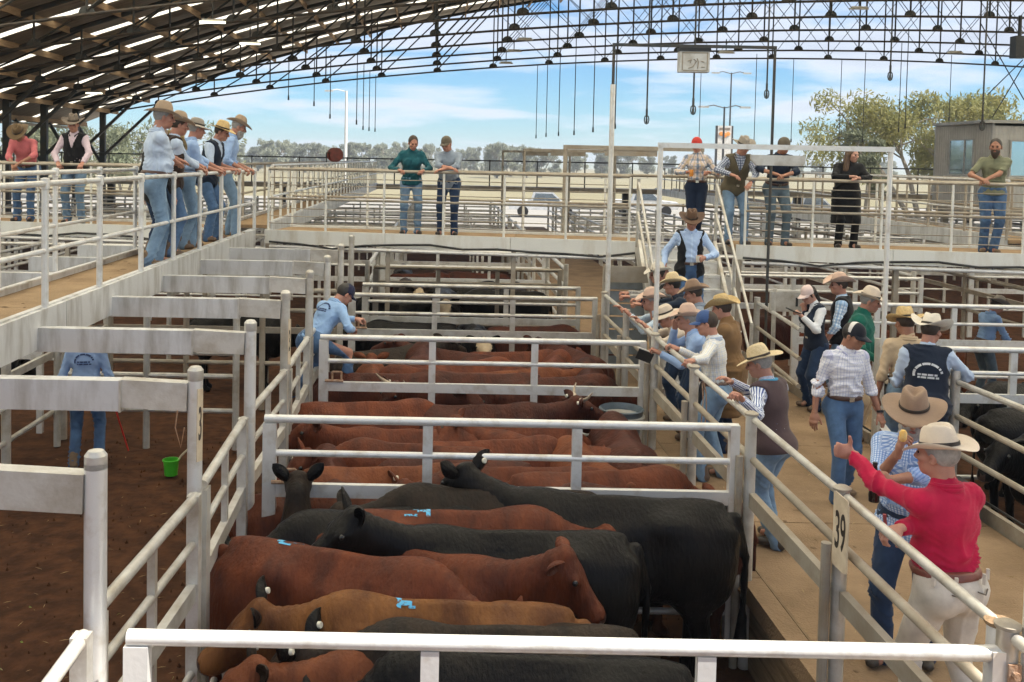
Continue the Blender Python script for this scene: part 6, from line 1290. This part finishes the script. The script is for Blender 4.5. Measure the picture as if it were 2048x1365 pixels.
def setpts(who, nm):
    o = [c for c in who['body'].children if c.name.startswith(nm)][0]; P = np.empty(len(o.data.vertices) * 3, np.float32); o.data.vertices.foreach_get('co', P); Hp, TR, s = who['torso']; who['bvh_pts'] = (P.reshape(-1, 3) - Hp) @ TR / s; return o
o = setpts(q_, 'vest'); back_print(q_, PRT, .27, 1.05, par=o)
r_ = person('man in blue shirt and grey hat working in the far right pen', gp(1966, 15.8, 0), R(-80), 1.78, 1.0, .25, (0, .4), dict(t=(-.25, .35, .85), local=True), dict(t=(.25, .45, .8), local=True), LBLUE2, 'rolled', True, trousers=GREYJ, hat=('western', FGREY), skin=SKIN, hair=HAIRB, h=.02)
# ---- left of the pens
s_ = person('man in blue shirt and navy cap straddling the pen rails, back turned', (-1.42, 11.1, .78), R(-42), 1.76, 1.04, .75, (-.3, .35), dict(t=(-1.0, 11.65, 1.85), pose='grip', pole=(-.8, -.4, -.3)), dict(t=(-1.0, 11.2, 1.80), pose='grip', pole=(.8, -.4, -.5)), LBLUE2, 'long', False, vlen=-.06, trousers=JEAN, boots=BOOT, hat=('cap', CAPN, CAPN), hair=HAIRD, h=.017, hipy=-.05, feet=((-.30, -.05), (.26, .26)), footz=(.22, .26), kneefwd=(0, .3))
o = setpts(s_, 'shirt'); back_print(s_, cl('navy_print', (.05, .08, .2)), .36, .85, par=o)
t_ = person('man in blue shirt and jeans standing in the dirt lane behind a beam', gp(172, 11.6, 0), R(8), 1.82, 1.05, .03, (0, .2), dict(t=(-.31, .05, .82), local=True), dict(t=(.30, .10, .82), local=True), LBLUE, 'long', False, vlen=-.10, trousers=JEAN, boots=BOOTT, hat=('akubra', FTAN), hair=HAIRB, h=.018, feet=((-.13, -.02), (.14, .05)))
o = setpts(t_, 'shirt'); back_print(t_, cl('navy_print', (.05, .08, .2)), .34, .9, par=o)
# ---- men on the left catwalk
Z = DZ
def cwr(y, z=3.585): return (-3.07, y, z)
u1 = person('tall man in pale blue shirt and tan hat at the front of the catwalk group', (-3.24, 10.95, Z), R(-62), 1.86, 1.14, .08, (-.1, .12), dict(t=cwr(11.9, 3.60), pose='flat', pole=(-.5, -.3, -.9)), dict(t=cwr(11.5, 3.60), pose='flat', pole=(.3, -.5, -.8)), PALEB, 'rolled', True, trousers=JEANL, boots=BOOTT, hat=('akubra', FTAN), skin=SKIN, hair=HAIRG, belly=.05, h=.016, feet=((-.10, .06), (.14, -.1)))
t = thing('paper_sheet', 'white papers tucked at the belt of the tall pale blue shirted man', 'paper', at(296, 322, 10.93)); MB().box((0, 0, 0), (.02, .13, .18), Euler((.1, .12, .5)).to_matrix()).build('paper', WHITEM, t, smooth=0)
person('man in dark brown vest and tan hat second along the catwalk', (-3.36, 12.0, Z), R(-60), 1.80, 1.08, .10, (-.1, .15), dict(t=cwr(12.7), pose='grip'), dict(t=cwr(12.4), pose='flat'), PALEB, 'long', True, vest=cl('dark_brown_vest', (.035, .02, .016)), trousers=JEAN, hat=('western', FTAN), hair=HAIRB, h=.017)
person('stooping man in yellow straw hat between the catwalk men', (-3.55, 12.35, Z), R(-70), 1.62, 1.04, .3, (0, .55), dict(t=cwr(12.75), pose='grip'), dict(t=cwr(12.5), pose='grip'), LBLUE, 'long', True, trousers=JEAND, hat=('curl', STRAW), hair=HAIRG, h=.02, hipy=-.1)
person('man in light blue shirt and grey tan hat third along the catwalk', (-3.42, 13.0, Z), R(-66), 1.78, 1.08, .14, (.1, .15), dict(t=cwr(13.5), pose='grip'), dict(t=cwr(13.2), pose='grip'), LBLUE, 'rolled', True, trousers=JEANL, hat=('floppy', FGREY), hair=HAIRG, h=.018, feet=((-.12, .1), (.12, -.08)))
person('man in navy vest and wide straw hat leaning over the catwalk rail', (-3.36, 14.2, Z), R(-100), 1.80, 1.08, .28, (.1, .2), dict(t=cwr(14.4), pose='grip', pole=(-.5, -.3, -.9)), dict(t=cwr(14.05), pose='grip', pole=(.5, -.3, -.9)), PALEB, 'short', True, vest=NAVY, vlen=-.12, trousers=JEAN, hat=('flat', STRAW), skin=SKIN, hair=HAIRB, h=.018, hipy=-.08)
person('bearded man in blue shirt and tan hat at the end of the catwalk', (-3.34, 15.2, Z), R(-78), 1.92, 1.06, .22, (0, .3), dict(t=cwr(15.4), pose='grip'), dict(t=cwr(15.0), pose='grip'), LBLUE, 'rolled', True, trousers=JEANL, boots=BOOTT, hat=('western', FTAN), hair=HAIRG, beard=HAIRG, h=.018, hipy=-.06, feet=((-.12, .0), (.14, .1)))
person('man in black jacket mostly hidden behind the pale blue shirt', (-3.52, 11.9, Z), R(-40), 1.60, 1.1, .06, (0, .2), dict(t=(-.3, .05, .85), local=True), dict(t=(.3, .1, .85), local=True), BLACKC, 'long', False, vlen=-.22, coat=True, trousers=JEAND, hat=('floppy', FTAN), hair=HAIRB, h=.022)
# ---- cross catwalk
def cw(px, back=.38, h0=DZ):
    x = (px - 885) * 15.6 / 1900
    for _ in range(3): y = C0.y - .165 * (x - C0.x) + back; x = at(px, 400, y).x
    return Vector((x, y, DZ))
def crl(px, dz=.0): q = cw(px, .03); return (q.x, q.y, 3.60 + dz)
person('woman in teal pullover leaning on the cross catwalk rail', cw(822), R(184), 1.70, 1.0, .12, (.2, .3), dict(t=crl(845), pose='grip', pole=(-.8, -.3, -.5)), dict(t=crl(798), pose='grip', pole=(.8, -.3, -.5)), TEAL, 'long', False, vlen=-.06, coat=True, trousers=JEANL, boots=BOOTD, skin=SKIN, hair=HAIRB, hairstyle='tied', woman=True, h=.019, collar=TEAL)
person('man in grey blue work shirt and cap with forearms crossed on the rail', cw(896, .42), R(172), 1.72, 1.14, .32, (-.35, .2), dict(t=crl(884, .03), pose='relaxed', pole=(-1, .2, -.3)), dict(t=crl(900, .05), pose='relaxed', pole=(1, .2, -.3)), GREYS, 'rolled', False, vlen=-.16, trousers=JEAND, boots=BOOTD, hat=('cap', CAPG, CAPG), skin=SKIN, hair=HAIRG, belly=.05, h=.019, hipy=-.1)
w1 = person('person in red cap and bold plaid shirt at the top of the stair', cw(1392, 1.0), R(170), 1.74, .98, .02, (-.4, .1), dict(t=(-.17, .30, 1.16), local=True, pose='hold', pole=(-.8, -.4, -.6)), dict(t=(.17, .30, 1.16), local=True, pose='hold', pole=(.8, -.4, -.6)), PLAIDR, 'long', True, trousers=cl('ink_jeans', (.012, .022, .05)), hat=('cap', CAPR, CAPR), skin=SKIN, hair=HAIRB, woman=True, h=.019, feet=((.0, .02), (.05, -.02)))
held('orange_drink', 'orange drink held by the person in the red cap', 'drink', w1, 1, lambda t: MB().lathe([(.02, -.05), (.03, -.05), (.035, .05), (.03, .06)], n=12).build('cup', pm('orange_drink_cup', (.75, .28, .03), None, 9, .4), t))
person('man in olive vest, check sleeves and grey hat leaning over the rail', cw(1474, .42), R(180), 1.78, 1.1, .42, (.25, .25), dict(t=crl(1500, -.08), pose='relaxed', pole=(-1, 0, -.3)), dict(t=crl(1462, .04), pose='relaxed', pole=(1, 0, -.3)), CHKN, 'long', True, vest=OLVV, vlen=-.12, trousers=JEANL, boots=BOOTD, hat=('western', FGREY), skin=SKIN, hair=HAIRG, h=.019, hipy=-.15)
person('man in deep navy shirt and dull cap with folded arms on the rail', cw(1556, .42), R(180), 1.78, 1.12, .30, (.2, .2), dict(t=crl(1568, .05), pose='relaxed', pole=(-1, .1, -.3)), dict(t=crl(1548, .07), pose='relaxed', pole=(1, .1, -.3)), DKNAVY, 'rolled', True, trousers=GREYJ, boots=BOOTD, hat=('cap', CAPG, CAPG), skin=SKINT, hair=HAIRB, h=.019, hipy=-.1)
person('long haired woman in black coat with a white collar on the cross catwalk', cw(1694, .40), R(176), 1.62, 1.16, .2, (.55, .1), dict(t=crl(1716, .03), pose='relaxed', pole=(-1, -.1, -.3)), dict(t=crl(1700, .05), pose='relaxed', pole=(1, -.1, -.3)), BLACKC, 'long', False, coat=True, skirtcoat=True, trousers=BLACKT, boots=BOOTD, skin=SKINL, hair=HAIRL, hairstyle='long', woman=True, h=.019, hipy=-.05, collar=WHITES)
person('bearded man in olive tee and jeans resting on the rail at the right', cw(1985, .42), R(165), 1.78, 1.05, .12, (-.35, .05), dict(t=crl(1968, .03), pose='relaxed', pole=(-1, -.2, -.4)), dict(t=crl(1962, .05), pose='relaxed', pole=(.9, -.2, -.5)), OLIVE, 'short', False, vlen=-.04, trousers=JEAN, boots=BOOTT, skin=SKINT, hair=HAIRD, beard=HAIRB, h=.019, feet=((-.02, .06), (.10, -.03)), collar=OLIVE)
person('man in coral pink shirt and olive brown hat bending over the rail', cw(48, .45), R(180), 1.88, 1.08, .50, (0, .6), dict(t=crl(30, -.05), pose='relaxed', pole=(-1, 0, -.3)) | dict(t=crl(42, .0)), dict(t=crl(26, -.06), pose='relaxed', pole=(1, 0, -.3)), PINK, 'rolled', True, trousers=JEAN, boots=BOOTD, hat=('wide', FOLV), skin=SKINT, hair=HAIRB, h=.02, hipy=-.18)
person('man in black vest, pale pink sleeves and brown grey hat at the far left rail', cw(150, .40), R(180), 1.94, 1.04, .08, (.15, .2), dict(t=crl(164), pose='grip', pole=(-.9, -.3, -.4)), dict(t=crl(116), pose='grip', pole=(.9, -.3, -.4)), PALEPK, 'long', True, vest=BLACKC, vlen=-.1, trousers=JEANL, boots=BOOTD, hat=('western', pm('brown_grey_felt', (.20, .16, .125), None, 5, .9)), skin=SKIN, hair=HAIRB, h=.019)

# ================================================================== AIR
hz = props(MB().box((0, 715, 8.5), (2840, 1590, 19.5)).build('haze', BLACKM, smooth=0), kind='stuff')
hm = bpy.data.materials.new('pale_air'); hm.use_nodes = True; t_ = hm.node_tree; t_.nodes.clear(); o_ = N(t_, 'ShaderNodeOutputMaterial'); v_ = N(t_, 'ShaderNodeVolumePrincipled')
v_.inputs['Color'].default_value = (.86, .91, .97, 1); v_.inputs['Density'].default_value = .0010; v_.inputs['Anisotropy'].default_value = .2; L(t_, v_.outputs[0], o_.inputs['Volume']); hz.data.materials.clear(); hz.data.materials.append(hm)
